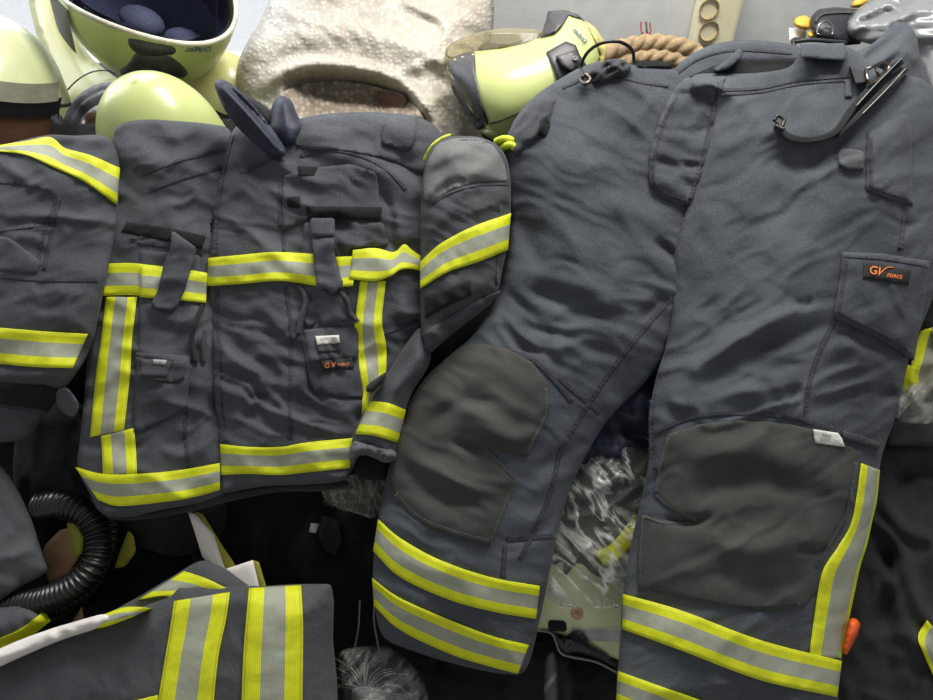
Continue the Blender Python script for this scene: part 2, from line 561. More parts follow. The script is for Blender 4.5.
def helmet_mat(name, c, rough=0.28, sc=1.0):
    t = NT(name); o = t.obj()
    n = t.noise(o, 14, 4); n2 = t.noise(o, 160, 3)
    col = t.ramp(n, [(0.3, s2l(tuple(x*0.93 for x in c))), (0.8, s2l(c))])
    sp = t.math('GREATER_THAN', n2, 0.70)
    col = t.mix(t.math('MULTIPLY', sp, 0.35), col, s2l((120, 125, 80)))
    r = t.math('ADD', rough, t.math('MULTIPLY', t.noise(o, 40, 3), 0.18))
    b = t.bsdf(col, r, None, Coat_Weight=0.35, Coat_Roughness=0.15)
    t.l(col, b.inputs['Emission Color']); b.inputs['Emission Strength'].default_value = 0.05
    return t.m

def glass_mat(name, tint, alpha=0.35, rough=0.08):
    """thin tinted plastic: mostly seen through, with a sheen"""
    t = NT(name)
    tr = t.n('ShaderNodeBsdfTransparent'); tr.inputs[0].default_value = s2l(tint)
    gl = t.n('ShaderNodeBsdfPrincipled'); gl.inputs['Base Color'].default_value = s2l(tint); gl.inputs['Roughness'].default_value = rough
    gl.inputs['Specular IOR Level'].default_value = 0.8
    lw = t.n('ShaderNodeLayerWeight'); lw.inputs[0].default_value = 0.35
    f = t.math('ADD', t.math('MULTIPLY', lw.outputs[1], 0.22), alpha)
    mx = t.n('ShaderNodeMixShader'); t.l(f, mx.inputs[0]); t.l(tr.outputs[0], mx.inputs[1]); t.l(gl.outputs[0], mx.inputs[2])
    t.l(mx.outputs[0], t.out.inputs[0]); return t.m

def bag_mat(name, c=(190, 192, 188), alpha=0.25, scale=14, stretch=(1, 6, 1), rot=0.6, hi=0.75):
    """clear crinkled polythene: transparent film with pale crinkle ridges"""
    t = NT(name); uv = t.uv()
    mp = t.n('ShaderNodeMapping'); mp.inputs['Scale'].default_value = stretch
    mr = t.n('ShaderNodeMapping'); mr.inputs['Rotation'].default_value = (0, 0, rot); t.l(uv, mr.inputs[0])
    t.l(mr.outputs[0], mp.inputs[0])
    wz = t.n('ShaderNodeTexNoise'); wz.inputs['Scale'].default_value = scale; wz.inputs['Detail'].default_value = 4
    wz.inputs['Distortion'].default_value = 0.5; t.l(mp.outputs[0], wz.inputs['Vector'])
    rdg = t.math('SUBTRACT', 1.0, t.math('MULTIPLY', t.math('ABSOLUTE', t.math('SUBTRACT', wz.outputs[0], 0.5)), 16.0))
    rdg = t.math('MAXIMUM', rdg, 0.0)
    big = t.noise(uv, scale*1.2, 3)
    f = t.math('ADD', t.math('MULTIPLY', t.math('MULTIPLY', rdg, t.math('MULTIPLY', big, 1.3)), hi), alpha)
    tr = t.n('ShaderNodeBsdfTransparent'); tr.inputs[0].default_value = (0.93, 0.93, 0.93, 1)
    b = t.n('ShaderNodeBsdfPrincipled'); b.inputs['Base Color'].default_value = s2l(c); b.inputs['Roughness'].default_value = 0.22
    b.inputs['Specular IOR Level'].default_value = 0.8
    t.l(t.bump(wz.outputs[0], 0.5, 0.008), b.inputs['Normal'])
    mx = t.n('ShaderNodeMixShader'); t.l(f, mx.inputs[0]); t.l(tr.outputs[0], mx.inputs[1]); t.l(b.outputs[0], mx.inputs[2])
    t.l(mx.outputs[0], t.out.inputs[0]); return t.m

def bubble_mat(name, c=(172, 165, 152), pitch=140):
    t = NT(name); uv = t.uv()
    v = t.n('ShaderNodeTexVoronoi'); v.inputs['Scale'].default_value = pitch; v.inputs['Randomness'].default_value = 0.75
    t.l(uv, v.inputs['Vector'])
    dome = t.math('SUBTRACT', 1.0, t.math('MULTIPLY', v.outputs['Distance'], 1.6))
    dome = t.math('MAXIMUM', dome, 0.0)
    n = t.noise(uv, 10, 4)
    col = t.ramp(n, [(0.3, s2l(tuple(x*0.86 for x in c))), (0.7, s2l(c))])
    col = t.mix(t.math('MULTIPLY', dome, 0.38), col, s2l((222, 217, 206)))
    nb = t.bump(dome, 0.55, 0.002)
    nb = t.bump(t.noise(uv, 22, 2), 0.10, 0.005, nb)
    t.bsdf(col, 0.5, nb, Specular_IOR_Level=0.35, Coat_Weight=0.12, Coat_Roughness=0.12)
    return t.m

M = {}
M['cloth'] = cloth_mat('navy_aramid', (40, 43, 47), (84, 87, 92))
M['cloth2'] = cloth_mat('navy_aramid_darker', (37, 40, 43), (74, 77, 81))
M['cloth3'] = cloth_mat('trouser_aramid', (43, 47, 53), (84, 89, 95))
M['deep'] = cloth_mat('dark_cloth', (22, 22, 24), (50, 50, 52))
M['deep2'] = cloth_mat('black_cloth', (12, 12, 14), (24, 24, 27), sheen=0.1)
M['greycl'] = cloth_mat('grey_worn_cloth', (62, 64, 68), (96, 98, 102))
M['knee'] = cloth_mat('knee_pad', (30, 30, 29), (70, 70, 67), dots=True, weave=0.5)
M['elbow'] = cloth_mat('elbow_pad', (64, 66, 66), (104, 105, 104), dots=True, weave=0.3)
M['navy_soft'] = cloth_mat('collar_navy', (22, 26, 38), (46, 52, 70), rough=0.5)
M['velcro'] = cloth_mat('velcro', (8, 8, 9), (30, 30, 32), weave=1.0, sheen=0.03, grain=1.6, rough=0.95)
M['tape'] = tape_mat('reflective_tape')
M['tape_hot'] = tape_mat('reflective_tape_lit', dim=2.0)
M['tape_v'] = tape_mat('reflective_tape_wide_silver', 0.36, 0.92)
M['seam'] = seam_mat('seam_welt', (54, 57, 64), (33, 35, 40))
M['seam_grey'] = seam_mat('seam_welt_grey', (56, 57, 56), (104, 106, 104))
M['white_tag'] = plain('label_white', (205, 205, 198), 0.7, var=0.05)
M['grey_tag'] = plain('label_grey', (150, 152, 146), 0.6, var=0.05)
M['black_tag'] = plain('label_black', (30, 30, 30), 0.8)
M['orange_thread'] = plain('orange_thread', (214, 118, 52), 0.7)
M['grey_ink'] = plain('grey_ink', (96, 96, 92), 0.8)
M['blue_ink'] = plain('blue_ink', (40, 78, 130), 0.5)
M['helm'] = helmet_mat('helmet_lime', (188, 198, 126))
M['helm_w'] = helmet_mat('helmet_cream_lime', (196, 194, 130))
M['helm_d'] = helmet_mat('helmet_lime_pale', (206, 212, 164), 0.35)  # paler lime for the low and the far-left helmet
M['blk'] = plain('black_plastic', (44, 44, 50), 0.42, bump=0.15, bscale=500)
M['blk_trim'] = plain('grey_black_trim', (66, 64, 70), 0.45, bump=0.2, bscale=600)
M['blue_lining'] = cloth_mat('helmet_lining', (44, 48, 70), (74, 80, 108), rough=0.6)
M['rubber'] = plain('rubber', (22, 22, 22), 0.32, var=0.05)
M['steel'] = plain('steel', (170, 168, 165), 0.25, metal=1.0)
M['gun'] = plain('gunmetal', (70, 68, 66), 0.35, metal=0.9)
M['strap'] = cloth_mat('elastic_webbing', (20, 20, 22), (46, 46, 50))
M['copper'] = plain('bronze_steel', (120, 108, 102), 0.3, metal=1.0)
M['brown_vis'] = plain('brown_visor', (112, 78, 62), 0.25, coat=0.5)
M['visor'] = glass_mat('smoked_visor', (196, 188, 158), 0.20)
M['visor_clear'] = glass_mat('clear_visor', (215, 220, 200), 0.16)
M['bubble'] = bubble_mat('bubble_wrap')
M['bubble_in'] = bubble_mat('bubble_wrap_inner', (128, 116, 100), 150)
M['bag'] = bag_mat('clear_bag', (170, 170, 164), 0.10, 10, (1, 3.5, 1), -0.9, 0.6)
M['cloth_lit'] = cloth_mat('lit_grey_navy', (48, 50, 54), (86, 88, 92))  # lighter copy of the navy cloth, its lit look put into the colour
M['bag_grey'] = bag_mat('grey_bag', (140, 144, 146), 0.80, 5, (1, 4, 1), -0.3, 0.25)
M['wall'] = plain('wall_paint', (218, 220, 220), 0.85, bump=0.1, bscale=90, var=0.02)
M['frame_w'] = plain('window_frame_white', (225, 225, 222), 0.4, var=0.02)
M['floor'] = plain('floor_lino', (120, 112, 100), 0.6)
M['cream'] = plain('cream_plastic', (250, 242, 206), 0.4, var=0.03)
M['cream_dk'] = plain('cream_plastic_socket', (170, 150, 104), 0.5, var=0.03)
M['rope'] = plain('rope_fibre', (170, 146, 112), 0.9, bump=0.6, bscale=300, var=0.06)
M['yel'] = plain('yellow_plastic', (226, 186, 70), 0.45, var=0.05)
M['neon'] = plain('neon_webbing', (206, 220, 40), 0.6, bump=0.4, bscale=800)
M['paper'] = plain('white_card', (226, 220, 214), 0.7, var=0.03)
M['tan'] = plain('tan_card', (176, 140, 104), 0.75)
M['orange'] = plain('orange_rubber', (236, 96, 34), 0.45, var=0.04)
M['olive'] = plain('olive_yellow', (152, 152, 40), 0.6)
M['fur'] = cloth_mat('fleece', (84, 82, 74), (160, 156, 142), sheen=0.3, weave=1.0)
M['red'] = plain('red_plastic', (150, 40, 40), 0.4)
# ------------------------------------------------------------------ shared fold helper
def folds(x, y, items):
    """explicit folds: (pts, width px, height m[, asym])  + ridge, - valley"""
    q = np.stack([x, y], 1); out = np.zeros(len(x))
    for it in items:
        pts, w, a = it[:3]
        p = catmull(pts, 5)
        lo = p.min(0)-w*3; hi = p.max(0)+w*3
        k = (x > lo[0]) & (x < hi[0]) & (y > lo[1]) & (y < hi[1])
        if not k.any(): continue
        d, t = dist_poly(q[k], p, closed=False, want_t=True)
        out[k] += a*np.exp(-(d/w)**2)*(0.12+0.88*np.clip(np.sin(np.pi*np.clip(t, 0, 1)), 0, 1)**0.6)
    return out

def base_pt(px, py, h=-0.02, frame=SLOPE):
    return frame.P([px], [py], [h])[0]

def seam(pts, S, parent, w=5, name='seam', mat=None, **k):
    return line_strip(name, pts, w, S, mat or M['seam'], parent, lift=0.0009, **k)

# ================================================================== MAIN JACKET
JK = thing('fire_jacket', 'dark navy firefighter jacket lying spread open-side up, yellow-silver bands across chest and hem', 'jacket', base_pt(240, 480, -0.03))

def hJL(x, y, d):
    h = 0.012+0.020*(1-np.exp(-d/28))
    h += 0.0040*wr(x, y, 24, 2.6, 20, 1)+0.0016*wr(x, y, 9, 3, -25, 2)+0.004*fbm(x, y, 60, 3)
    h += folds(x, y, [([(125, 150), (160, 165), (215, 150)], 9, 0.006), ([(120, 190), (150, 200), (190, 190)], 7, -0.004),
                      ([(140, 300), (175, 320), (205, 312)], 6, 0.005), ([(150, 325), (180, 333), (200, 325)], 5, -0.004),
                      ([(95, 445), (140, 447), (200, 440)], 6, -0.003), ([(150, 440), (180, 455), (215, 440)], 6, 0.004),
                      ([(196, 380), (202, 420), (198, 455)], 7, 0.004), ([(140, 128), (170, 138), (200, 128)], 6, 0.004)])
    return h
left_out = [(112, 130), (126, 121), (150, 119), (178, 121), (205, 123), (234, 128), (234, 170), (222, 210), (215, 260), (216, 330), (220, 400), (228, 445), (227, 494), (218, 498),
            (190, 505), (160, 510), (125, 519), (100, 514), (88, 490), (76, 468), (80, 440), (84, 400), (88, 350), (97, 300), (106, 250), (112, 190)]
_, SJL = sheet('front_panel', left_out, hJL, M['cloth'], JK, step=3.0, skirt=0.05)

def hJR(x, y, d):
    h = 0.020+0.022*(1-np.exp(-d/24))
    h += 0.0045*wr(x, y, 26, 2.6, 28, 4)+0.0020*wr(x, y, 10, 3.2, 15, 5)+0.004*fbm(x, y, 60, 6)
    low = np.clip((y-300)/60, 0, 1)*np.clip((430-y)/20, 0, 1)
    h += low*0.003*wr(x, y, 13, 2.6, 35, 8)
    h += folds(x, y, [([(330, 150), (370, 165), (420, 200)], 12, 0.010), ([(400, 140), (410, 180), (418, 230)], 10, -0.008),
                      ([(300, 150), (330, 168), (360, 160)], 8, -0.006), ([(250, 160), (262, 178), (290, 180)], 5, -0.006),
                      ([(232, 330), (270, 355), (300, 360)], 7, 0.004), ([(225, 395), (262, 385), (300, 412)], 8, 0.005),
                      ([(240, 425), (262, 405), (280, 370)], 7, -0.004), ([(232, 210), (262, 222), (285, 215)], 7, 0.003),
                      ([(390, 205), (397, 225), (402, 250)], 7, 0.008), ([(381, 190), (392, 215), (392, 240)], 5, -0.009),
                      ([(395, 300), (410, 310), (418, 300)], 8, 0.006), ([(372, 330), (395, 326), (418, 318)], 4, -0.004)])
    return h
right_out = [(232, 128), (246, 122), (262, 136), (280, 140), (292, 120), (320, 114), (350, 112), (385, 112), (418, 116), (440, 128), (446, 150), (440, 200), (436, 260), (430, 300), (420, 340), (405, 380),
             (385, 400), (370, 425), (362, 450), (352, 470), (345, 482), (300, 485), (262, 486), (232, 492), (222, 494), (219, 470), (219, 444), (215, 400), (211, 350), (208, 300), (208, 255), (213, 205), (222, 168)]
_, SJR = sheet('storm_panel', right_out, hJR, M['cloth'], JK, step=3.0, skirt=0.02)

# shoulder yoke of the right half, slightly proud
_, SYK = patch('shoulder_yoke', [(296, 122), (330, 115), (372, 113), (418, 117), (438, 128), (440, 172), (424, 176), (400, 164), (374, 156), (340, 150), (305, 150), (290, 142)],
               SJR, M['cloth'], JK, lift=0.003, step=3, smooth=2, hf=lambda x, y, d: 0.003*(1-np.exp(-d/10)))
patch('epaulette', [(386, 116), (418, 116), (414, 144), (407, 151), (381, 143)], SYK, M['cloth'], JK, lift=0.006, smooth=1, skirt=0.012)
# fleece lining that peeps out below the hem
def hF(x, y, d):
    return -0.020+0.018*(1-np.exp(-d/12))+0.005*wr(x, y, 7, 1.4, 70, 9)+0.002*wr(x, y, 3, 1.4, 40, 2)
_, SFU = sheet('fleece_lining', [(318, 482), (345, 476), (368, 472), (388, 478), (392, 495), (384, 508), (372, 519), (356, 513), (340, 509), (325, 500)], hF, M['fur'], JK, step=2.0, smooth=1, edge_w=3, edge_r=0.004)
rf = random.Random(5)
FUR_OUT = np.array([(318, 482), (345, 476), (368, 472), (388, 478), (392, 495), (384, 508), (372, 517), (356, 511), (340, 507), (325, 499)], float)
fb = []
ff = []
def tuft(px, py, S, n, L):
    for _ in range(n):
        x = px+rf.uniform(-3, 3); y = py+rf.uniform(-2, 2); a = rf.uniform(0.6, 2.3)
        if not inside(np.array([[x, y]]), FUR_OUT)[0]: continue
        h = float(S(x, y)[0]); x2 = x+math.cos(a)*L; y2 = y+math.sin(a)*L
        w = 0.5
        p = SLOPE.P([x-w, x+w, x2], [y, y, y2], [h-.001, h-.001, h+0.003+rf.random()*0.003])
        k = len(fb); fb.extend(p.tolist()); ff.append((k, k+1, k+2))
for i in range(420):
    tuft(rf.uniform(322, 389), 480+rf.random()**0.6*33, SFU, 3, rf.uniform(2.5, 6))
mesh_obj('fleece_fibres', fb, ff, M['fur'], JK, uv=[(p[0]*7, p[2]*7) for p in fb])['kind'] = 'stuff'
# dark hem lining
def hH(x, y, d): return 0.0+0.010*(1-np.exp(-d/5))+0.002*wr(x, y, 7, 2, 0, 3)
_, SHM = sheet('hem_lining', [(86, 492), (100, 510), (130, 514), (180, 505), (222, 490), (262, 484), (345, 478), (352, 486), (320, 492), (280, 491), (235, 500), (190, 512), (150, 519), (115, 521), (98, 512)], hH, M['deep'], JK, step=3, edge_w=4, edge_r=0.006)

# -- reflective bands
def band(A, B, S, parent, **k): return strip('reflective_band', A, B, S, k.pop('mat', M['tape']), parent, lift=k.pop('lift', 0.0035), **k)
band([(98, 264), (130, 263), (150, 265), (178, 268), (208, 273)], [(97, 296), (130, 295), (158, 297), (180, 299), (206, 302)], SJL, JK)
band([(106, 297), (101, 340), (96, 375), (90, 437)], [(137, 297), (132, 340), (130, 375), (124, 430)], SJL, JK, lift=0.003)
band([(101, 436), (102, 455), (103, 476)], [(134, 428), (136, 450), (137, 474)], SJL, JK, lift=0.003)
band([(75, 467), (103, 474), (137, 474), (180, 470), (220, 463)], [(98, 500), (118, 506), (155, 503), (190, 498), (220, 490)], SJL, JK, lift=0.004)
band([(208, 258), (240, 255), (275, 252), (316, 254)], [(207, 286), (240, 284), (280, 281), (318, 286)], SJR, JK, lift=0.008)
band([(336, 257), (356, 256)], [(341, 287), (353, 286)], SJR, JK, sm=False, lift=0.010)
band([(353, 250), (375, 248), (394, 252), (404, 244), (412, 250), (424, 258)], [(349, 279), (375, 281), (391, 276), (400, 270), (412, 269), (424, 272)], SJR, JK, lift=0.011)
band([(360, 281), (354, 335), (357, 365), (362, 395), (361, 432)], [(386, 281), (382, 320), (386, 345), (386, 372), (380, 410)], SJR, JK)
band([(220, 444), (250, 447), (280, 447), (310, 442), (353, 438)], [(221, 475), (250, 474), (280, 475), (310, 472), (350, 468)], SJR, JK)

# -- left panel details
patch('hook_strip', [(121, 232), (127, 222), (165, 227), (206, 236), (202, 249), (160, 240)], SJL, M['velcro'], JK, lift=0.002, smooth=0)
patch('radio_pocket', [(140, 250), (200, 255), (202, 303), (194, 362), (138, 360)], SJL, M['cloth'], JK, lift=0.003, smooth=1)
band([(141, 266), (178, 269), (207, 274)], [(140, 297), (178, 300), (206, 303)], SJL, JK, lift=0.0085)
_, Spl = patch('lower_pocket', [(136, 352), (190, 356), (188, 405), (180, 412), (140, 431), (134, 430)], SJL, M['cloth'], JK, lift=0.006, smooth=0, hf=lambda x, y, d: 0.003*(1-np.exp(-d/10)), skirt=0.012)
_, Sfl = patch('pocket_flap', [(136, 357), (186, 362), (184, 378), (178, 382), (138, 380)], Spl, M['cloth2'], JK, lift=0.004, smooth=0, skirt=0.01)
_, Sft = patch('flap_tab', [(141, 359), (172, 362), (167, 377), (140, 376)], Sfl, M['cloth'], JK, lift=0.003, smooth=0)
patch('size_tag', [(153, 359), (167, 360), (165, 365), (153, 364)], Sft, M['grey_tag'], JK, lift=0.002, smooth=0, step=2)
def hstr(x, y, d): return 0.006*np.sin(np.clip((y-225)/80, 0, 1)*np.pi)+0.005
patch('pull_strap', [(172, 230), (197, 248), (193, 262), (185, 290), (178, 305), (171, 311), (155, 308), (151, 304), (158, 290), (164, 262), (170, 250)], SJL, M['cloth'], JK, lift=0.007, smooth=1, hf=hstr, skirt=0.015)
patch('zip_pull', [(209, 220), (214, 219), (213, 232), (209, 232)], SJR, M['velcro'], JK, lift=0.003, smooth=0, step=2)
# loose zip webbing beside the placket
tubepx('zip_cord', [(204, 302, 0.004), (196, 322, 0.006), (192, 340, 0.004), (196, 362, 0.003)], 0.003, M['deep'], JK, S=SJL)
tubepx('zip_cord', [(205, 330, 0.002), (203, 345, 0.004), (204, 362, 0.002)], 0.0025, M['cloth2'], JK, S=SJL)

# -- right panel details
patch('hook_strip', [(306, 206), (382, 207), (381, 221), (342, 220), (307, 219)], SJR, M['velcro'], JK, lift=0.005, smooth=0)
patch('hook_square', [(287, 195), (301, 196), (300, 209), (286, 208)], SJR, M['velcro'], JK, lift=0.004, smooth=0, step=2.5)
patch('hook_square', [(298, 166), (318, 167), (314, 177), (298, 176)], SJR, M['velcro'], JK, lift=0.004, smooth=0, step=2.5)
_, Scp = patch('chest_pocket', [(283, 176), (310, 168), (350, 164), (376, 172), (382, 205), (381, 222), (306, 222), (282, 230)], SJR, M['cloth'], JK, lift=0.003, smooth=1)
_, Srp = patch('radio_pocket', [(304, 222), (383, 222), (389, 245), (350, 248), (344, 285), (352, 320), (306, 326), (299, 300), (302, 260)], SJR, M['cloth'], JK, lift=0.0025, smooth=1, hf=lambda x, y, d: 0.003*wr(x, y, 9, 2.5, 30, 6))
def hs2(x, y, d): return 0.007*np.sin(np.clip((y-222)/75, 0, 1)*np.pi)+0.006
_, Sst = patch('pull_strap', [(311, 222), (334, 222), (334, 250), (338, 270), (344, 284), (333, 295), (326, 288), (317, 291), (314, 262)], SJR, M['cloth'], JK, lift=0.008, smooth=1, hf=hs2, skirt=0.016)
patch('strap_keeper', [(310, 218), (335, 218), (335, 236), (311, 237)], Sst, M['cloth'], JK, lift=0.004, smooth=1, skirt=0.012)
tubepx('zip_cord', [(300, 286, 0.004), (306, 300, 0.007), (302, 316, 0.006), (298, 334, 0.004)], 0.0035, M['cloth2'], JK, S=SJR)
tubepx('zip_cord', [(340, 292, 0.004), (347, 300, 0.006), (350, 312, 0.005), (358, 322, 0.003)], 0.003, M['cloth2'], JK, S=SJR)
_, Spr = patch('lower_pocket', [(302, 336), (358, 332), (359, 365), (364, 398), (340, 396), (315, 392), (310, 384)], SJR, M['cloth'], JK, lift=0.006, smooth=0, hf=lambda x, y, d: 0.003*(1-np.exp(-d/10)), skirt=0.012)
_, Spf = patch('pocket_flap', [(304, 330), (356, 324), (359, 352), (357, 358), (309, 362)], Spr, M['cloth'], JK, lift=0.004, smooth=0, skirt=0.01)
patch('flap_tab', [(316, 343), (340, 342), (341, 351), (318, 353)], Spf, M['cloth2'], JK, lift=0.003, smooth=0, step=2.5)
_, Stg = patch('woven_tag', [(315, 336), (339, 335), (340, 343), (317, 345)], Spf, M['white_tag'], JK, lift=0.005, smooth=0, step=2)
for nm_, cx_, cy_, w_ in (('tag_print', 328, 338.6, 17),):
    text_on(nm_, 'GORE-TEX', cx_, cy_, w_, -2, Stg, M['grey_ink'], JK, lift=0.0015)
_, Slb = patch('brand_label', [(321, 361), (352, 357), (354, 367), (322, 371)], Spr, M['black_tag'], JK, lift=0.005, smooth=0, step=2.5)
text_on('brand_print', 'G V', 330.5, 365, 12, -6, Slb, M['orange_thread'], JK, lift=0.0015, shear=0.2, bold=0.01)
text_on('brand_print', 'FORCE', 343.5, 364.3, 12, -6, Slb, M['orange_thread'], JK, lift=0.0015, bold=0.01)

# -- seams
for pts in ([(232, 135), (224, 168), (217, 210), (215, 256)], [(216, 288), (219, 340), (220, 400), (226, 442)],
            [(283, 228), (284, 252)], [(286, 286), (291, 330), (290, 380), (290, 440)], [(280, 178), (280, 228)],
            [(300, 156), (330, 150), (362, 156), (388, 170), (406, 190)], [(296, 146), (330, 142), (352, 143), (366, 150)],
            [(232, 160), (243, 172), (256, 166), (272, 158), (285, 160)]):
    seam(pts, SJR, JK, w=4)
for pts in ([(150, 190), (190, 176), (222, 168)], [(140, 175), (180, 160), (225, 150)], [(108, 367), (136, 366)], [(186, 440), (188, 470)], [(186, 412), (184, 440)], [(130, 240), (170, 247), (203, 254)]):
    seam(pts, SJL, JK, w=4)
seam([(360, 338), (385, 333), (418, 320)], SJR, JK, w=4)

# -- throat tab of the collar, stiff and standing up
def hC(x, y, d): return 0.05+0.02*np.clip((158-y)/70, 0, 1)+0.006*(1-np.exp(-d/6))+folds(x, y, [([(220, 86), (245, 112), (278, 150)], 3, 0.010), ([(228, 86), (258, 116), (284, 148)], 2.5, -0.009), ([(216, 96), (238, 122), (262, 146)], 2.5, -0.006)])
sheet('collar_tab', [(213, 84), (217, 79), (226, 80), (238, 89), (255, 107), (272, 128), (287, 150), (284, 158), (270, 156), (252, 142), (234, 124), (222, 106)], hC, M['navy_soft'], JK, step=2.0, skirt=0.012, edge_w=3, edge_r=0.004)
def hC2(x, y, d): return 0.030+0.020*(1-np.exp(-d/8))
sheet('collar', [(268, 130), (271, 108), (275, 98), (283, 95), (292, 100), (297, 115), (306, 128), (298, 148), (282, 150)], hC2, M['navy_soft'], JK, step=3, edge_w=6, edge_r=0.012)
sheet('collar', [(238, 92), (250, 96), (266, 106), (276, 116), (272, 132), (255, 118), (243, 104)], lambda x, y, d: 0.02+0.01*(1-np.exp(-d/8)), M['deep'], JK, step=3)

# -- left sleeve (viewer left)
def hSL(x, y, d):
    h = 0.030+0.040*(1-np.exp(-d/34))
    h += 0.005*wr(x, y, 30, 2.4, 15, 11)+0.0016*wr(x, y, 10, 3, -20, 12)
    h += folds(x, y, [([(70, 150), (95, 160), (115, 150)], 8, 0.007), ([(0, 228), (40, 222), (62, 228)], 4, -0.006), ([(0, 236), (35, 240), (55, 255)], 5, 0.004),
                      ([(100, 150), (112, 200), (100, 260)], 7, -0.004), ([(5, 300), (50, 290), (90, 300)], 12, 0.005)])
    h -= 0.03*np.clip((y-375)/30, 0, 1)
    return h
sl_out = [(-60, 170), (-40, 158), (-5, 147), (22, 140), (50, 134), (75, 136), (98, 134), (112, 140), (120, 160), (119, 200), (114, 240), (104, 290), (94, 340), (84, 362), (73, 378), (55, 400), (40, 420), (30, 438), (5, 443), (-30, 440), (-60, 430)]
_, SSL = sheet('sleeve', sl_out, hSL, M['cloth'], JK, step=3.2, skirt=0.05)
band([(-8, 146), (25, 141), (50, 137), (65, 148), (90, 155), (120, 168)], [(-8, 151), (25, 155), (55, 168), (85, 182), (117, 205)], SSL, JK, lift=0.004)
band([(-8, 327), (40, 331), (88, 334)], [(-8, 363), (35, 367), (73, 368)], SSL, JK, lift=0.004)
_, Svb = patch('hook_strip', [(-8, 383), (45, 386), (63, 391), (50, 410), (-8, 402)], SSL, M['velcro'], JK, lift=0.004, smooth=0)
patch('cuff_tab', [(56, 390), (66, 386), (75, 396), (80, 408), (74, 418), (63, 413), (56, 404)], SSL, M['greycl'], JK, lift=0.008, smooth=2, skirt=0.012, step=2.5)
patch('elbow_patch', [(-20, 232), (10, 238), (42, 262), (36, 274), (-20, 270)], SSL, M['cloth_lit'], JK, lift=0.002, smooth=1)
for pts in ([(-8, 181), (25, 184), (55, 196), (46, 226), (38, 262)], [(0, 230), (30, 226), (56, 224)], [(0, 276), (45, 280), (98, 280)], [(60, 198), (52, 230), (44, 270)], [(-8, 404), (30, 410), (50, 412)]):
    seam(pts, SSL, JK, w=4)

# -- right sleeve, upper arm folded over the chest
def hSR(x, y, d):
    h = 0.050+0.040*(1-np.exp(-d/26))
    h += 0.004*wr(x, y, 20, 2.2, -20, 13)+0.0015*wr(x, y, 8, 3, 30, 14)
    h += folds(x, y, [([(428, 205), (440, 190), (462, 182), (506, 184)], 5, -0.008), ([(426, 200), (436, 188), (442, 178)], 5, 0.010), ([(440, 160), (452, 152), (470, 158)], 5, 0.005),
                      ([(425, 235), (455, 210), (500, 200)], 7, 0.004), ([(430, 305), (455, 315), (490, 290)], 5, -0.005), ([(445, 270), (462, 300), (480, 280)], 7, 0.004)])
    return h
sr_out = [(421, 205), (422, 180), (427, 156), (436, 142), (450, 136), (478, 136), (496, 143), (507, 156), (511, 180), (511, 214), (509, 242), (501, 275), (499, 293), (478, 312), (452, 332), (432, 352), (424, 350), (421, 330), (420, 290)]
_, SSR = sheet('sleeve', sr_out, hSR, M['cloth2'], JK, step=3.0, skirt=0.045)
_, Sel = patch('elbow_patch', [(424, 200), (424, 180), (429, 158), (438, 143), (455, 138), (478, 138), (494, 146), (504, 162), (508, 182), (478, 182), (452, 190), (434, 202)], SSR, M['elbow'], JK, lift=0.002, smooth=1)
band([(420, 262), (440, 244), (472, 227), (511, 213)], [(420, 289), (448, 272), (478, 262), (508, 250)], SSR, JK, lift=0.004)
patch('hook_strip', [(424, 295), (470, 281), (472, 295), (448, 306), (425, 318)], SSR, M['velcro'], JK, lift=0.004, smooth=0)
patch('cuff_hem', [(421, 334), (450, 316), (480, 299), (500, 290), (499, 297), (478, 314), (452, 334), (432, 352), (423, 350)], SSR, M['cloth2'], JK, lift=0.004, smooth=0, skirt=0.01)
for pts in ([(423, 342), (452, 322), (498, 294)], [(423, 348), (452, 328), (496, 299)], [(430, 204), (452, 192), (478, 185), (508, 184)], [(501, 205), (499, 240), (497, 285)]):
    seam(pts, SSR, JK, w=3)
# forearm and cuff hanging below the fold
def hSC(x, y, d):
    h = 0.036+0.034*(1-np.exp(-d/16))
    h += 0.003*wr(x, y, 14, 3, 110, 15)+folds(x, y, [([(428, 340), (410, 375), (380, 395)], 6, 0.005), ([(415, 350), (395, 380)], 5, -0.003)])
    return h
sc_out = [(412, 335), (421, 325), (428, 345), (432, 358), (426, 372), (412, 392), (406, 408), (402, 425), (399, 440), (396, 455), (388, 462), (372, 458), (356, 450), (351, 440), (356, 425), (366, 408), (376, 392), (394, 362)]
_, SSC = sheet('forearm', sc_out, hSC, M['cloth'], JK, step=2.6, skirt=0.04)
band([(370, 401), (388, 403), (406, 410)], [(355, 434), (376, 436), (398, 443)], SSC, JK, lift=0.0035)
_, Scf = sheet('cuff', [(350, 446), (356, 439), (376, 444), (396, 450), (397, 460), (384, 464), (370, 455), (356, 456), (353, 468), (349, 460)], lambda x, y, d: 0.052+0.010*(1-np.exp(-d/4))+0.002*wr(x, y, 4, 1.3, 70, 3), M['greycl'], JK, step=2, edge_w=4, edge_r=0.006)
sheet('cuff_lining', [(353, 458), (368, 452), (384, 460), (390, 466), (384, 480), (362, 480), (352, 470)], lambda x, y, d: 0.012+0*x, M['deep2'], JK, step=3)
sheet('wrist_strap', [(366, 386), (378, 377), (387, 371), (385, 380), (373, 393), (366, 392)], lambda x, y, d: 0.062+0.006*(1-np.exp(-d/4)), M['deep'], JK, step=2, smooth=1, edge_w=3, edge_r=0.003)
# ================================================================== TROUSERS
TR = thing('fire_trousers', 'dark blue-grey firefighter trousers with grey knee pads, laid full length over the heap', 'trousers', base_pt(650, 600, -0.03))
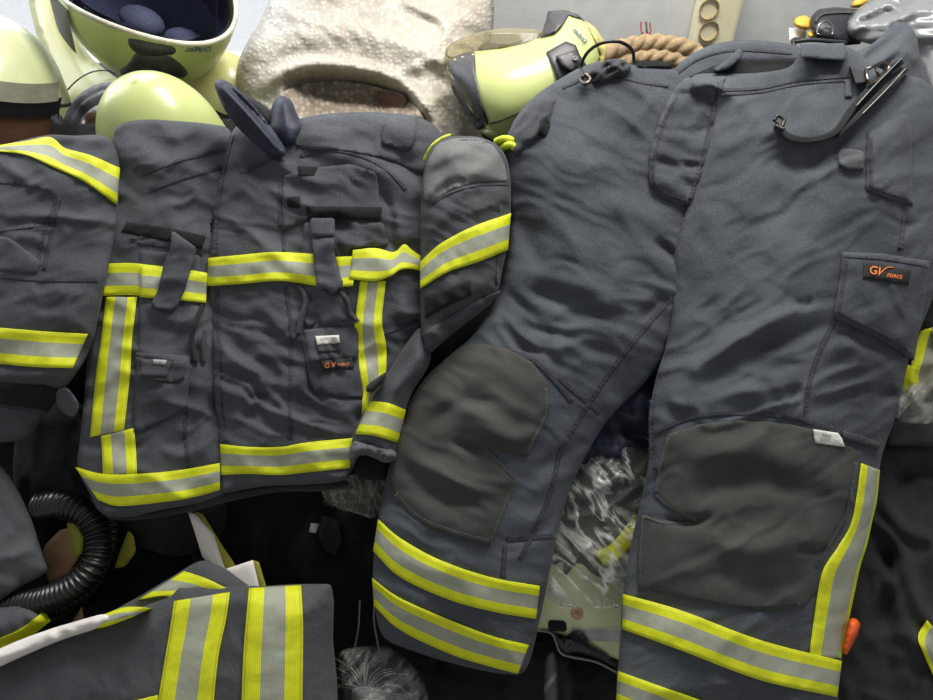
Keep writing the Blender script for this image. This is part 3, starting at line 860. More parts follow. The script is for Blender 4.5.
# back of the waistband, standing behind the fly opening
def hWB(x, y, d): return 0.020+0.012*(1-np.exp(-d/10))+0.003*wr(x, y, 14, 3, 0, 2)
_, SWB = sheet('waistband_back', [(666, 92), (672, 70), (690, 54), (715, 43), (745, 39), (780, 42), (800, 46), (812, 60), (808, 84), (750, 100), (690, 100)], hWB, M['cloth3'], TR, step=3.5)
seam([(676, 74), (700, 58), (735, 50), (792, 53)], SWB, TR, w=3)
patch('inner_lining', [(690, 76), (712, 66), (740, 60), (798, 58), (798, 76), (690, 80)], SWB, M['deep2'], TR, lift=0.002, smooth=0, hf=lambda x, y, d: -0.0*d)  # black strip painting the shade in the gap between back and front waistband
def hWR(x, y, d): return 0.000+0.03*(1-np.exp(-d/12))+0.006*wr(x, y, 16, 3, -30, 5)+folds(x, y, [([(862, 62), (885, 45), (905, 30)], 5, -0.012), ([(880, 60), (900, 52), (922, 60)], 6, 0.008), ([(868, 90), (890, 62), (905, 48)], 4, -0.010)])
_, SWR = sheet('waistband_back', [(852, 52), (870, 46), (888, 30), (896, 20), (908, 24), (917, 34), (920, 58), (930, 80), (945, 110), (945, 150), (880, 130), (856, 90), (850, 66)], hWR, M['cloth3'], TR, step=3.0)

# viewer-left leg
def hTL(x, y, d):
    h = 0.030+0.050*(1-np.exp(-d/45))
    m = np.clip((y-250)/60, 0, 1)*np.clip((370-y)/30, 0, 1)
    h += 0.004*fbm(x, y, 80, 3)+0.0012*wr(x, y, 11, 3, 20, 22)+0.0025*wr(x, y, 34, 2.5, 25, 21)+m*0.003*wr(x, y, 20, 3, 25, 23)
    h += folds(x, y, [([(530, 290), (560, 300), (590, 312), (625, 325)], 9, -0.012), ([(525, 275), (570, 282), (620, 305)], 10, 0.006),
                      ([(520, 325), (550, 332), (580, 342)], 6, -0.008), ([(505, 290), (520, 305), (540, 322)], 6, -0.006),
                      ([(600, 200), (640, 215), (670, 225)], 10, 0.004), ([(560, 180), (600, 170), (640, 175)], 12, 0.004),
                      ([(512, 210), (530, 240), (540, 270)], 10, -0.005), ([(655, 240), (668, 250), (675, 262)], 5, -0.012),
                      ([(640, 320), (655, 305), (668, 298)], 6, -0.010), ([(515, 345), (545, 352), (565, 372)], 6, -0.006),
                      ([(535, 470), (570, 450), (590, 440)], 6, -0.005), ([(495, 540), (535, 535), (560, 500)], 7, -0.006), ([(520, 500), (555, 480), (585, 470)], 8, 0.004),
                      ([(430, 395), (470, 410), (520, 440)], 9, 0.010), ([(420, 430), (460, 402), (490, 400)], 8, -0.007), ([(470, 425), (510, 440), (540, 432)], 8, 0.008),
                      ([(405, 470), (440, 495), (480, 505)], 8, -0.007), ([(410, 455), (445, 478), (485, 488)], 9, 0.007), ([(455, 440), (475, 450), (485, 452)], 5, -0.009),
                      ([(395, 415), (410, 425)], 6, -0.007), ([(600, 120), (650, 118)], 14, 0.003), ([(378, 640), (420, 650), (500, 655)], 9, -0.003)])
    h += np.clip((y-560)/120, 0, 1)*(-0.015)
    return h
tl_out = [(500, 170), (503, 145), (513, 122), (524, 106), (540, 92), (558, 80), (578, 68), (602, 60), (640, 66), (672, 66), (684, 78), (690, 110), (694, 150), (695, 206), (690, 260), (684, 300), (668, 345), (655, 370), (640, 388), (622, 404),
          (604, 424), (592, 445), (578, 470), (566, 500), (556, 540), (548, 580), (540, 620), (532, 655), (524, 675), (500, 674), (470, 668), (440, 660), (410, 650), (384, 640), (376, 620), (372, 580), (375, 540), (379, 515), (388, 470),
          (398, 440), (404, 415), (414, 392), (432, 370), (452, 355), (474, 335), (490, 312), (502, 288), (509, 250), (511, 210)]
_, STL = sheet('trouser_leg', tl_out, hTL, M['cloth3'], TR, step=3.2, skirt=0.06)

# viewer-right leg, overlapping at the crotch
def hTR(x, y, d):
    h = 0.042+0.050*(1-np.exp(-d/50))
    h += 0.004*fbm(x, y, 80, 9)+0.0012*wr(x, y, 11, 3, -30, 26)+0.0022*wr(x, y, 36, 2.5, -35, 27)
    m = np.clip((y-330)/40, 0, 1)*np.clip((440-y)/20, 0, 1)
    h += m*0.004*wr(x, y, 20, 2.5, -20, 24)
    h += folds(x, y, [([(690, 372), (730, 345), (770, 322), (808, 304)], 7, 0.011), ([(700, 388), (740, 362), (790, 338), (838, 322)], 9, -0.012),
                      ([(690, 355), (720, 330), (760, 300)], 12, -0.006), ([(705, 400), (745, 392), (790, 400)], 8, 0.008), ([(760, 380), (780, 400), (800, 385)], 8, -0.007),
                      ([(845, 330), (870, 345), (905, 352)], 8, -0.010), ([(820, 355), (860, 345), (900, 372)], 9, 0.007), ([(860, 392), (885, 392), (902, 400)], 6, -0.009),
                      ([(712, 150), (730, 130), (745, 110)], 10, 0.004), ([(780, 150), (800, 168), (830, 150), (852, 128)], 8, -0.009), ([(740, 255), (755, 230), (770, 215), (790, 190)], 14, -0.006),
                      ([(780, 290), (800, 260), (812, 240)], 14, 0.005), ([(900, 200), (905, 220), (900, 240)], 5, -0.006), ([(885, 215), (905, 225), (925, 222)], 3, -0.004),
                      ([(795, 300), (803, 305), (812, 300)], 5, -0.008), ([(700, 230), (706, 250)], 8, -0.003),
                      ([(665, 520), (690, 523), (712, 516)], 4, -0.010), ([(690, 495), (740, 480), (800, 488), (830, 500)], 13, -0.010), ([(680, 460), (740, 450), (810, 462)], 14, 0.008),
                      ([(700, 540), (750, 550), (800, 540), (820, 530)], 13, 0.010), ([(795, 548), (815, 551), (828, 546)], 4, -0.010), ([(720, 575), (760, 590), (810, 580)], 10, -0.006),
                      ([(850, 500), (835, 540), (830, 560)], 6, -0.006), ([(670, 400), (690, 410)], 6, 0.005)])
    return h
tr_out = [(690, 76), (704, 73), (728, 74), (760, 73), (792, 68), (800, 50), (840, 44), (856, 50), (868, 62), (890, 74), (918, 76), (935, 88), (950, 110), (955, 200), (940, 280), (922, 325), (910, 355), (904, 380), (898, 412), (887, 440),
          (880, 462), (877, 495), (868, 530), (858, 570), (848, 610), (843, 650), (838, 698), (832, 740), (740, 745), (616, 735), (616, 690), (620, 640), (622, 600), (628, 560), (636, 520), (646, 480), (650, 450), (648, 420), (652, 395), (658, 370),
          (668, 340), (672, 300), (672, 260), (684, 215), (692, 190), (706, 140), (714, 100), (690, 92)]
_, STR = sheet('trouser_leg', tr_out, hTR, M['cloth3'], TR, step=3.2, skirt=0.045)

# fly flap
_, SFY = sheet('fly_flap', [(672, 92), (684, 78), (727, 76), (718, 100), (712, 130), (702, 170), (690, 206), (676, 204), (658, 196), (649, 184), (649, 155), (658, 122)],
               lambda x, y, d: np.maximum(STL(x, y), STR(x, y))+0.003+0.004*(1-np.exp(-d/6))+0.0025*wr(x, y, 12, 3, 10, 4)+folds(x, y, [([(660, 128), (690, 132), (708, 130)], 4, -0.005), ([(655, 160), (685, 166), (700, 162)], 4, -0.004)]), M['cloth3'], TR, step=2.8, smooth=1, skirt=0.008, edge_w=3, edge_r=0.002)
seam([(677, 96), (664, 122), (655, 156), (654, 182), (666, 195), (687, 201)], SFY, TR, w=3.5)
seam([(719, 82), (711, 120), (700, 165), (690, 200)], SFY, TR, w=3.5)
# front waistband and belt parts
patch('waist_loop', [(636, 60), (674, 62), (672, 68), (638, 67)], STL, M['velcro'], TR, lift=0.006, smooth=0, skirt=0.015)
seam([(562, 88), (600, 74), (640, 82), (668, 86)], STL, TR, w=3)
seam([(722, 90), (760, 88), (800, 80), (850, 76)], STR, TR, w=3.5)
seam([(720, 95), (760, 92), (800, 84), (850, 80)], STR, TR, w=2.5)
patch('belt_loop', [(728, 60), (738, 48), (743, 50), (741, 58), (730, 68), (716, 72), (714, 68)], SWB, M['cloth3'], TR, lift=0.016, smooth=1, skirt=0.02, step=2.5)
patch('belt_loop', [(845, 79), (852, 79), (852, 97), (845, 97)], STR, M['cloth3'], TR, lift=0.004, smooth=0, step=2.5)
sheet('waist_tab', [(800, 44), (844, 43), (848, 52), (845, 61), (802, 58)], lambda x, y, d: 0.066+0.012*np.clip((y-43)/18, 0, 1), M['cloth3'], TR, step=3, smooth=0, skirt=0.03, edge_w=3, edge_r=0.002)
# left hip gather with tab
_, SHG = sheet('hip_gusset', [(510, 150), (513, 128), (524, 110), (538, 98), (552, 94), (560, 100), (552, 112), (545, 132), (530, 146), (516, 160)],
      lambda x, y, d: STL(x, y)+0.004+0.004*(1-np.exp(-d/6))+0.004*wr(x, y, 8, 3, 125, 6), M['cloth2'], TR, step=2.5)
patch('adjuster_tab', [(540, 118), (549, 114), (551, 124), (546, 137), (538, 136)], SHG, M['deep2'], TR, lift=0.007, smooth=1, step=2.5)
# seams over the legs
for pts, S_ in (([(672, 298), (650, 322), (618, 362), (590, 402), (560, 452)], STL), ([(560, 452), (548, 500), (520, 560)], STL), ([(506, 540), (530, 538), (556, 536)], STL), ([(500, 350), (530, 358), (552, 378), (572, 402)], STL),
                ([(556, 376), (580, 396), (600, 414)], STL), ([(505, 545), (503, 578)], STL), ([(504, 640), (502, 668)], STL),
                ([(836, 318), (820, 350), (808, 390), (806, 425)], STR), ([(655, 433), (690, 418), (740, 413), (790, 418), (840, 432), (878, 448)], STR), ([(905, 120), (908, 160), (910, 205)], STR),
                ([(652, 400), (652, 440), (655, 470)], STR), ([(905, 215), (900, 250)], STR)):
    seam(pts, S_, TR, w=5)
# knee pads
kl = [(444, 360), (462, 345), (485, 344), (510, 350), (532, 362), (548, 384), (550, 405), (540, 430), (527, 457), (506, 452), (486, 448), (500, 464), (516, 480), (504, 510), (489, 546), (462, 540), (430, 528), (404, 508), (388, 484), (392, 455), (404, 420), (418, 388)]
_, SKL = patch('knee_pad', kl, STL, M['knee'], TR, lift=0.0035, smooth=0, step=3, hf=lambda x, y, d: 0.003*(1-np.exp(-d/10)), skirt=0.008)
seam([(486, 449), (516, 480), (502, 512), (490, 542)], SKL, TR, w=3, mat=M['seam_grey'], sm=False)
seam([(489, 541), (455, 532), (420, 518), (396, 494)], SKL, TR, w=3.5, mat=M['seam_grey'])
seam([(527, 453), (545, 415), (546, 388)], SKL, TR, w=3, mat=M['seam_grey'])
kr = [(668, 434), (700, 424), (745, 420), (790, 424), (830, 434), (860, 452), (857, 475), (851, 500), (846, 522), (832, 545), (819, 570), (816, 592), (804, 607), (770, 611), (720, 606), (680, 598), (638, 590), (637, 560), (641, 514), (662, 520), (692, 522), (670, 508), (654, 494), (660, 462)]
_, SKR = patch('knee_pad', kr, STR, M['knee'], TR, lift=0.0035, smooth=0, step=3, hf=lambda x, y, d: 0.003*(1-np.exp(-d/10)), skirt=0.008)
seam([(668, 438), (660, 468), (656, 494)], SKR, TR, w=3, mat=M['seam_grey'], sm=False)
seam([(656, 495), (672, 508), (696, 520)], SKR, TR, w=2.5, mat=M['seam_grey'])
seam([(694, 523), (662, 523), (643, 516), (640, 560), (640, 586)], SKR, TR, w=2.5, mat=M['seam_grey'], sm=False)
seam([(641, 586), (690, 597), (745, 605), (800, 603)], SKR, TR, w=3.5, mat=M['seam'])
seam([(856, 462), (847, 510), (830, 543), (816, 568)], SKR, TR, w=3.5, mat=M['seam'])
# reflective bands
band([(378, 519), (400, 538), (440, 560), (490, 577), (540, 586)], [(373, 551), (400, 577), (450, 600), (495, 612), (536, 619)], STL, TR, lift=0.004)
band([(372, 578), (400, 598), (450, 620), (492, 636), (529, 645)], [(374, 606), (400, 630), (450, 654), (488, 666), (518, 674)], STL, TR, lift=0.004)
band([(861, 463), (856, 500), (850, 526), (837, 548), (822, 573), (815, 612), (809, 657)], [(880, 470), (877, 500), (872, 522), (867, 545), (860, 568), (851, 610), (841, 658)], STR, TR, lift=0.004, mat=M['tape_v'])
band([(623, 594), (680, 610), (760, 640), (842, 661)], [(622, 629), (680, 650), (760, 680), (837, 697)], STR, TR, lift=0.0065)
band([(618, 671), (660, 686), (700, 700), (760, 722)], [(616, 703), (660, 720), (700, 735), (750, 744)], STR, TR, lift=0.0055)
# pockets
_, SPK = sheet('cargo_flap', [(842, 252), (880, 253), (930, 261), (927, 290), (923, 312), (914, 361), (876, 338), (836, 319), (834, 311), (840, 278)],
      lambda x, y, d: STR(x, y)+0.007+0.006*(1-np.exp(-d/8))+0.002*wr(x, y, 16, 2, 70, 2), M['cloth3'], TR, step=3, smooth=0, skirt=0.02, edge_w=4, edge_r=0.003)
seam([(846, 258), (843, 285), (838, 312), (876, 331), (912, 352)], SPK, TR, w=4, sm=False)
seam([(844, 256), (885, 259), (928, 266)], SPK, TR, w=3)
_, SLB = patch('brand_label', [(864, 261), (911, 270), (909, 285), (863, 278)], SPK, M['black_tag'], TR, lift=0.003, smooth=0, step=3)
text_on('brand_print', 'G', 873.5, 270, 7.5, 8, SLB, M['orange_thread'], TR, lift=0.0015, bold=0.01)
text_on('brand_print', 'V', 882.5, 271.5, 7.5, 8, SLB, M['orange_thread'], TR, lift=0.0015, shear=0.4, bold=0.01)
text_on('brand_print', 'FORCE', 895, 276, 15, 8, SLB, M['orange_thread'], TR, lift=0.0015, bold=0.02)
line_strip('brand_swash', [(884, 270), (888, 267), (894, 267.5)], 0.8, SLB, M['orange_thread'], TR, lift=0.0015)
_, SHP = sheet('hip_pocket', [(867, 133), (885, 122), (906, 113), (912, 130), (912, 165), (913, 205), (890, 200), (866, 190)],
      lambda x, y, d: STR(x, y)+0.005+0.004*(1-np.exp(-d/8)), M['cloth3'], TR, step=3, smooth=0, skirt=0.015, edge_w=4, edge_r=0.003)
seam([(871, 137), (871, 186), (908, 200)], SHP, TR, w=3.5, sm=False)
_, SPT = patch('pocket_tab', [(842, 148), (864, 151), (864, 170), (845, 169), (838, 163), (838, 153)], STR, M['greycl'], TR, lift=0.005, smooth=1, step=2.5, skirt=0.01)
_, STG2 = patch('care_tag', [(813, 429), (838, 433), (842, 438), (845, 447), (815, 443)], STR, M['white_tag'], TR, lift=0.008, smooth=0, step=2.5)
text_on('tag_print', 'FIRE', 827, 436, 9, 8, STG2, M['grey_ink'], TR, lift=0.0015)
text_on('tag_print', 'GORE-TEX', 830, 440.5, 20, 8, STG2, M['grey_ink'], TR, lift=0.0015)
patch('belt_loop', [(843, 431), (866, 437), (880, 443), (878, 449), (860, 444), (843, 439)], STR, M['cloth2'], TR, lift=0.007, smooth=0, step=2.5)
# braces: elastic strap with steel clip
def hS(x, y, d): return STR(x, y)+0.012+0.010*np.exp(-((x-815)/22)**2)
A1 = [(776, 121), (790, 133), (808, 137), (832, 130), (848, 108), (868, 86), (886, 68), (901, 58)]
B1 = [(774, 128), (788, 140), (808, 143), (836, 136), (853, 114), (873, 92), (891, 73), (905, 63)]
bw = strip('brace_strap', A1, B1, STR, M['strap'], TR, lift=0.014, thick=0.002, m=4)
bw2 = strip('brace_strap', [(842, 130), (858, 112), (878, 92), (896, 76), (905, 66)], [(838, 138), (861, 117), (882, 97), (898, 82), (909, 70)], STR, M['strap'], TR, lift=0.024, thick=0.002, m=4)
for pts in ([(856, 106), (876, 84), (902, 58)], [(862, 114), (884, 92), (906, 68)]):
    line_strip('strap_piping', pts, 0.9, STR, M['grey_tag'], TR, lift=0.0275)
cl = thing  # noqa
tubepx('brace_clip', [(774, 121, 0.018), (778, 116, 0.020), (784, 120, 0.020), (782, 127, 0.018)], 0.0022, M['gun'], TR, S=STR)
tubepx('brace_clip', [(775, 126, 0.020), (784, 130, 0.020)], 0.003, M['gun'], TR, S=STR)
# buckle on the hip
bp = STR.frame.P([866, 884, 888, 870], [70, 62, 72, 82], STR([866, 884, 888, 870], [70, 62, 72, 82])+0.022)
tube3('buckle', [bp[0], bp[1], bp[2], bp[3], bp[0]], 0.0022, M['copper'], TR, n=3)
tube3('buckle_bar', [(bp[0]+bp[1])/2, (bp[2]+bp[3])/2], 0.0018, M['gun'], TR, n=2)
strip('buckle_webbing', [(850, 66), (866, 72)], [(856, 84), (868, 82)], STR, M['cloth2'], TR, lift=0.016, sm=False)
# black cord loop on the left hip with a steel eyelet
tubepx('cord_loop', [(583, 78, 0.018), (581, 66, 0.03), (588, 52, 0.05), (602, 43, 0.06), (620, 42, 0.06), (632, 50, 0.045), (634, 62, 0.02)], 0.0022, M['rubber'], TR, S=STL)
tubepx('eyelet', [(580, 78, 0.012), (585, 75, 0.018), (590, 80, 0.012), (585, 84, 0.014), (580, 78, 0.012)], 0.003, M['copper'], TR, S=STL, n=5)
# loose bunched cloth at the left waist
_, _s = sheet('waistband_side', [(585, 84), (590, 70), (604, 60), (622, 58), (632, 66), (630, 74), (612, 80), (598, 86)], lambda x, y, d: 0.048+0.014*(1-np.exp(-d/7))+0.009*wr(x, y, 8, 2.5, -25, 3), M['cloth2'], TR, step=2.5)
# ================================================================== ROOM
def quad(name, pts, mat, kind='structure', uv=None):
    o = mesh_obj(name, pts, [(0, 1, 2, 3)], mat, uv=uv or [(0, 0), (1, 0), (1, 1), (0, 1)], smooth=False)
    o['kind'] = kind; return o
WY = 1.55
def wallbox(name, x0, x1, z0, z1):
    o = box(name, ((x0+x1)/2, WY+0.06, (z0+z1)/2), (x1-x0, 0.12, z1-z0), M['wall'], bevel=0)
    return o
# back wall with a window opening on the left: one mesh
WX0, WX1, WZ0, WZ1 = -2.0, -0.36, 1.16, 2.3
bmv, bmf = [], []
def addbox(x0, x1, y0, y1, z0, z1):
    k = len(bmv); bmv.extend([(x0, y0, z0), (x1, y0, z0), (x1, y1, z0), (x0, y1, z0), (x0, y0, z1), (x1, y0, z1), (x1, y1, z1), (x0, y1, z1)])
    for f in ((0, 1, 5, 4), (1, 2, 6, 5), (2, 3, 7, 6), (3, 0, 4, 7), (4, 5, 6, 7), (3, 2, 1, 0)): bmf.append(tuple(k+i for i in f))
addbox(-3, WX0, WY, WY+.14, 0, 2.7); addbox(WX1, 2.6, WY, WY+.14, 0, 2.7); addbox(WX0, WX1, WY, WY+.14, 0, WZ0); addbox(WX0, WX1, WY, WY+.14, WZ1, 2.7)
mesh_obj('wall_back', bmv, bmf, M['wall'], smooth=False)['kind'] = 'structure'
quad('floor', [(-3, -2.2, 0), (2.6, -2.2, 0), (2.6, WY+.1, 0), (-3, WY+.1, 0)], M['floor'])
quad('wall_right', [(2.6, WY, 0), (2.6, -2.2, 0), (2.6, -2.2, 2.7), (2.6, WY, 2.7)], M['wall'])
quad('wall_left', [(-3, -2.2, 0), (-3, WY, 0), (-3, WY, 2.7), (-3, -2.2, 2.7)], M['wall'])
# window
win = thing('window_1', 'white framed window with bright daylight beyond', 'window', (-1.2, WY, WZ0)); del win['label']; del win['category']; win['kind'] = 'structure'
bmv, bmf = [], []
for x0, x1, z0, z1 in ((WX0, WX1, WZ0, WZ0+.05), (WX0, WX1, WZ1-.05, WZ1), (WX0, WX0+.05, WZ0+.05, WZ1-.05), (WX1-.05, WX1, WZ0+.05, WZ1-.05), (-1.16, -1.10, WZ0+.05, WZ1-.05)):
    addbox(x0, x1, WY+.03, WY+.10, z0, z1)
mesh_obj('window_frame', bmv, bmf, M['frame_w'], win, smooth=False)
bmv, bmf = [], []
addbox(WX0+.05, WX1-.05, WY+.06, WY+.064, WZ0+.05, WZ1-.05)
mesh_obj('window_pane', bmv, bmf, glass_mat('window_glass', (245, 248, 250), 0.04, 0.02), win, smooth=False)
bmv, bmf = [], []
addbox(WX0-.03, WX1+.03, WY-.04, WY+.02, WZ0-.03, WZ0)
mesh_obj('window_sill', bmv, bmf, M['frame_w'], win, smooth=False)
# outside: snowy yard and a pale building
snow_glow = plain('snow_glow', (236, 234, 236), 0.9, var=0.03, Emission_Color=(0.9, 0.88, 0.92, 1), Emission_Strength=0.55)  # emission added so the ground outside glows as if overexposed
quad('ground_outside', [(-14, WY+.3, -0.3), (8, WY+.3, -0.3), (8, 16, -0.3), (-14, 16, -0.3)], snow_glow)

# ================================================================== HEAP (base)
# profile of the pile: front face, slope, then level top to the wall
yy = []
prof = [(0.16, 0.0), (0.18, 0.55)]
def sp(py, h):
    p = SLOPE.P([466], [py], [h])[0]; return (p[1], p[2])
prof += [sp(760, -0.15), sp(600, -0.16), sp(450, -0.15), sp(300, -0.14), sp(180, -0.13), (0.98, 1.25), (1.15, 1.24), (1.50, 1.24), (1.515, 0.0)]
prof = resample(np.array(prof), 0.03, closed=False)
xs = np.linspace(-1.05, 1.05, 71)
V = []; 
for i, x in enumerate(xs):
    for j, (y, z) in enumerate(prof):
        e = min(1, (1.05-abs(x))/0.15)
        n = 0.022*float(wr(np.array([x*750]), np.array([(y+z)*750]), 55, 2.2, 20, 3)[0]) if 0.05 < z and y < 1.45 else 0
        V.append((x, y+(-0.5*n if z > .05 else 0), z*(0.6+0.4*e) + n if z > 0.05 else 0.0))
F = []; m = len(prof)
for i in range(70):
    for j in range(m-1): F.append((i*m+j, (i+1)*m+j, (i+1)*m+j+1, i*m+j+1))
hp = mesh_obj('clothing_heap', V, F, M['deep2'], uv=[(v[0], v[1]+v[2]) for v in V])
tag(hp, 'deep pile of black folded turnout clothing under everything', 'clothing pile', kind='stuff')

# ------------------------------------------------------------------ dark garments in the gaps
def garment(name, label, cat, out, h0, mat, seed=1, amp=0.008, pil=0.03, w=25, ang=30, s=22, group=None, frame=SLOPE, fl=(), step=4.5, skirt=0.05, **k):
    f = lambda x, y, d: h0+pil*(1-np.exp(-d/w))+amp*wr(x, y, s, 2.6, ang, seed)+amp*.35*wr(x, y, s*.4, 3, ang+40, seed+3)+folds(x, y, fl)
    root = thing(name, label, cat, base_pt(np.mean([p[0] for p in out]), np.mean([p[1] for p in out]), h0, frame), group)
    o, S = sheet(k.pop('part', 'shell_fabric'), out, f, mat, root, frame=frame, step=step, skirt=skirt, **k)
    return root, S

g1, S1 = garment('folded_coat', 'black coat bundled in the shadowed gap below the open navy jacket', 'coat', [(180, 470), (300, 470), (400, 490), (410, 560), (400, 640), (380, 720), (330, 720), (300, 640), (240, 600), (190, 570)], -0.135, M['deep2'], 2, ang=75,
                fl=[([(262, 520), (258, 560), (250, 600)], 7, 0.02), ([(318, 520), (312, 560), (325, 590)], 9, 0.02)])
tubepx('drawcord', [(360, 600, 0.012), (358, 630, 0.014), (352, 660, 0.012)], 0.0012, M['grey_tag'], g1, S=S1)
tubepx('drawcord', [(376, 590, 0.016), (374, 620, 0.016), (380, 655, 0.014)], 0.0012, M['grey_tag'], g1, S=S1)
patch('white_label', [(311, 523), (320, 524), (316, 533), (309, 532)], S1, M['white_tag'], g1, lift=0.012, smooth=0, step=3)
patch('hanging_strap', [(322, 515), (338, 520), (342, 540), (335, 556), (324, 550), (318, 535)], S1, M['deep'], g1, lift=0.02, smooth=1)
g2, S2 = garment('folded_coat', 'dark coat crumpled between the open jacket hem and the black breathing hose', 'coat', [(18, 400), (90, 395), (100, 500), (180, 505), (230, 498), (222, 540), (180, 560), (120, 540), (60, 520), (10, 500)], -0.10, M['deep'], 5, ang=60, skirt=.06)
g3, S3 = garment('folded_coat', 'navy coat deep between the two trouser legs, above the clear bag', 'coat', [(560, 460), (600, 400), (640, 340), (680, 350), (670, 420), (650, 460), (610, 470)], -0.03, M['navy_soft'], 6, ang=20, amp=.012, skirt=.1)
g4, S4 = garment('folded_coat', 'black coat under the left trouser cuff, beside the knotted clear bag', 'coat', [(380, 630), (430, 640), (540, 650), (640, 600), (650, 720), (560, 740), (400, 730)], -0.13, M['deep2'], 7, ang=120, fl=[([(556, 640), (562, 680), (560, 710)], 8, 0.02)])

# right-hand dark jacket
g5, S5 = garment('fire_jacket', 'black turnout jacket crumpled at the right edge beside the yellow-edged trouser leg', 'jacket',
                 [(815, 700), (826, 620), (838, 540), (850, 480), (872, 425), (915, 416), (950, 416), (1000, 430), (1000, 760), (810, 760)], -0.03, M['deep'], 8, ang=55, amp=.006, pil=.03, s=30, step=4,
                 fl=[([(880, 500), (905, 530), (935, 540)], 9, 0.02), ([(895, 480), (915, 470), (945, 480)], 10, -0.02), ([(875, 560), (895, 590), (900, 640)], 7, 0.015), ([(900, 545), (915, 600), (945, 640)], 8, 0.014), ([(885, 545), (890, 580)], 7, -0.02), ([(860, 640), (900, 635), (940, 660)], 10, 0.01)])
patch('collar', [(888, 423), (905, 417), (950, 416), (950, 446), (915, 446), (886, 445)], S5, M['deep'], g5, lift=0.02, smooth=1, skirt=.03, hf=lambda x, y, d: .006*(1-np.exp(-d/8)))
seam([(890, 442), (912, 441), (945, 438)], S5, g5, w=3, lift=None) if False else None
strip('reflective_band', [(927, 620), (918, 636), (924, 655), (940, 690)], [(945, 640), (940, 650), (945, 668), (955, 690)], S5, M['tape'], g5, lift=0.006)
# jacket further up the right edge, with bright band
g6, S6 = garment('fire_jacket', 'dark jacket with a silver-yellow band peeping out beside the cargo flap', 'jacket', [(890, 300), (940, 270), (1000, 270), (1000, 430), (900, 430), (880, 400)], -0.03, M['deep2'], 9, ang=70, amp=.006)
strip('reflective_band', [(921, 331), (914, 350), (906, 395)], [(960, 318), (950, 362), (922, 402)], S6, tape_mat('reflective_tape_dull', 0.28, 0.99, c_g=(150, 150, 140)), g6, lift=0.006)
strip('reflective_band', [(932, 330), (940, 372)], [(960, 318), (960, 365)], S6, M['tape'], g6, lift=0.012, sm=False)
strip('reflective_band', [(906, 364), (902, 392)], [(918, 368), (919, 385)], S6, tape_mat('yellow_edge', 2, 3), g6, lift=0.012, sm=False)
def bag(name, label, out, amp, mat, base, seed=3, hi=0.006, frame=SLOPE, power=0.5, ang=60, s=9, cat='plastic bag', **k):
    o, S = inflate(name, out, amp, mat, None, frame=frame, base=base, step=3.5, hf=lambda x, y, d: hi*wr(x, y, s, 4, ang, seed)+hi*wr(x, y, s*2.2, 3, ang+30, seed+4), power=power, **k)
    tag(o, label, cat); return o, S
bag('plastic_bag', 'small clear bag at the right edge below the silver band of the dark jacket', [(895, 398), (905, 385), (925, 380), (960, 384), (960, 424), (915, 424), (894, 420)], 0.02, M['bag'], 0.035, 4)
o_, _ = inflate('rubber_glove_cuff', [(850, 618), (856, 618), (861, 624), (858, 634), (846, 657), (842, 650)], 0.012, M['orange'], None, base=0.045, step=2.5, smooth=1)
tag(o_, 'orange rubber scrap wedged beside the right trouser leg', 'rubber scrap'); o_.name = 'rubber_scrap'

# ------------------------------------------------------------------ lower left
g7, S7 = garment('sleeve_bundle', 'grey-black garment flap at left edge under the sleeve, beside the ribbed hose', 'garment', [(-50, 430), (0, 462), (18, 490), (34, 525), (44, 560), (50, 572), (20, 586), (-10, 608), (-50, 620)], -0.03, M['greycl'], 12, amp=.004, pil=.03)
g7.name = 'coat_flap'
g8, S8 = garment('coat_flap', 'dark garment corner with one yellow band at the lower left edge', 'garment', [(-50, 610), (0, 608), (30, 604), (46, 612), (50, 622), (20, 640), (-50, 660)], -0.02, M['greycl'], 13, amp=.003, pil=.02, w=12)
strip('reflective_band', [(-10, 642), (20, 629), (44, 611)], [(-10, 654), (25, 640), (51, 621)], S8, tape_mat('yellow_band', 2, 3), g8, lift=0.004)

# breathing hose: corrugated
hz = [(40, 506, -0.05), (62, 504, -0.035), (86, 514, -0.03), (99, 536, -0.03), (95, 563, -0.02), (74, 586, -0.02), (44, 600, -0.03), (10, 606, -0.05), (-20, 612, -0.07)]
ribf = lambda s, a, L: 0.0165+0.0022*math.sin(s*2*math.pi/0.0078)
P = [SLOPE.P([a], [b], [c])[0] for a, b, c in hz]
ho = tube3('breathing_hose', P, 0.018, M['rubber'], None, seg=24, rf=ribf, n=40)
tag(ho, 'thick black ribbed hose curving in an arch at lower left', 'hose')
P = [SLOPE.P([a], [b], [c])[0] for a, b, c in [(100, 500, -0.10), (110, 520, -0.085), (108, 548, -0.08), (94, 580, -0.085), (74, 600, -0.09), (46, 614, -0.10)]]
ho = tube3('breathing_hose', P, 0.018, M['rubber'], None, seg=24, rf=lambda s, a, L: 0.0155+0.002*math.sin(s*2*math.pi/0.0078), n=40)
tag(ho, 'second black ribbed hose lying deeper, behind the arched one', 'hose')
def slab(name, label, cat, out, h0, mat, th=0.02, step=5, tilt=(0, 0), smooth=0, parent=None, **k):
    cx = np.mean([p[0] for p in out]); cy = np.mean([p[1] for p in out])
    o, S = sheet(name, out, lambda x, y, d: h0+tilt[0]*(x-cx)/PPM+tilt[1]*(y-cy)/PPM, mat, parent, step=step, skirt=th, inset=0.2, smooth=smooth, edge_w=2, edge_r=0.001, **k)
    if label: tag(o, label, cat)
    return o, S
slab('cardboard_sheet', 'tan card showing inside the bend of the arched hose', 'card', [(45, 545), (60, 530), (80, 525), (84, 550), (70, 572), (50, 584), (40, 560)], -0.075, M['tan'])
slab('yellow_strap', 'olive-yellow strap end just inside the hose arch', 'strap', [(66, 522), (76, 524), (84, 538), (82, 554), (74, 558), (70, 540)], -0.06, M['olive'], smooth=1)
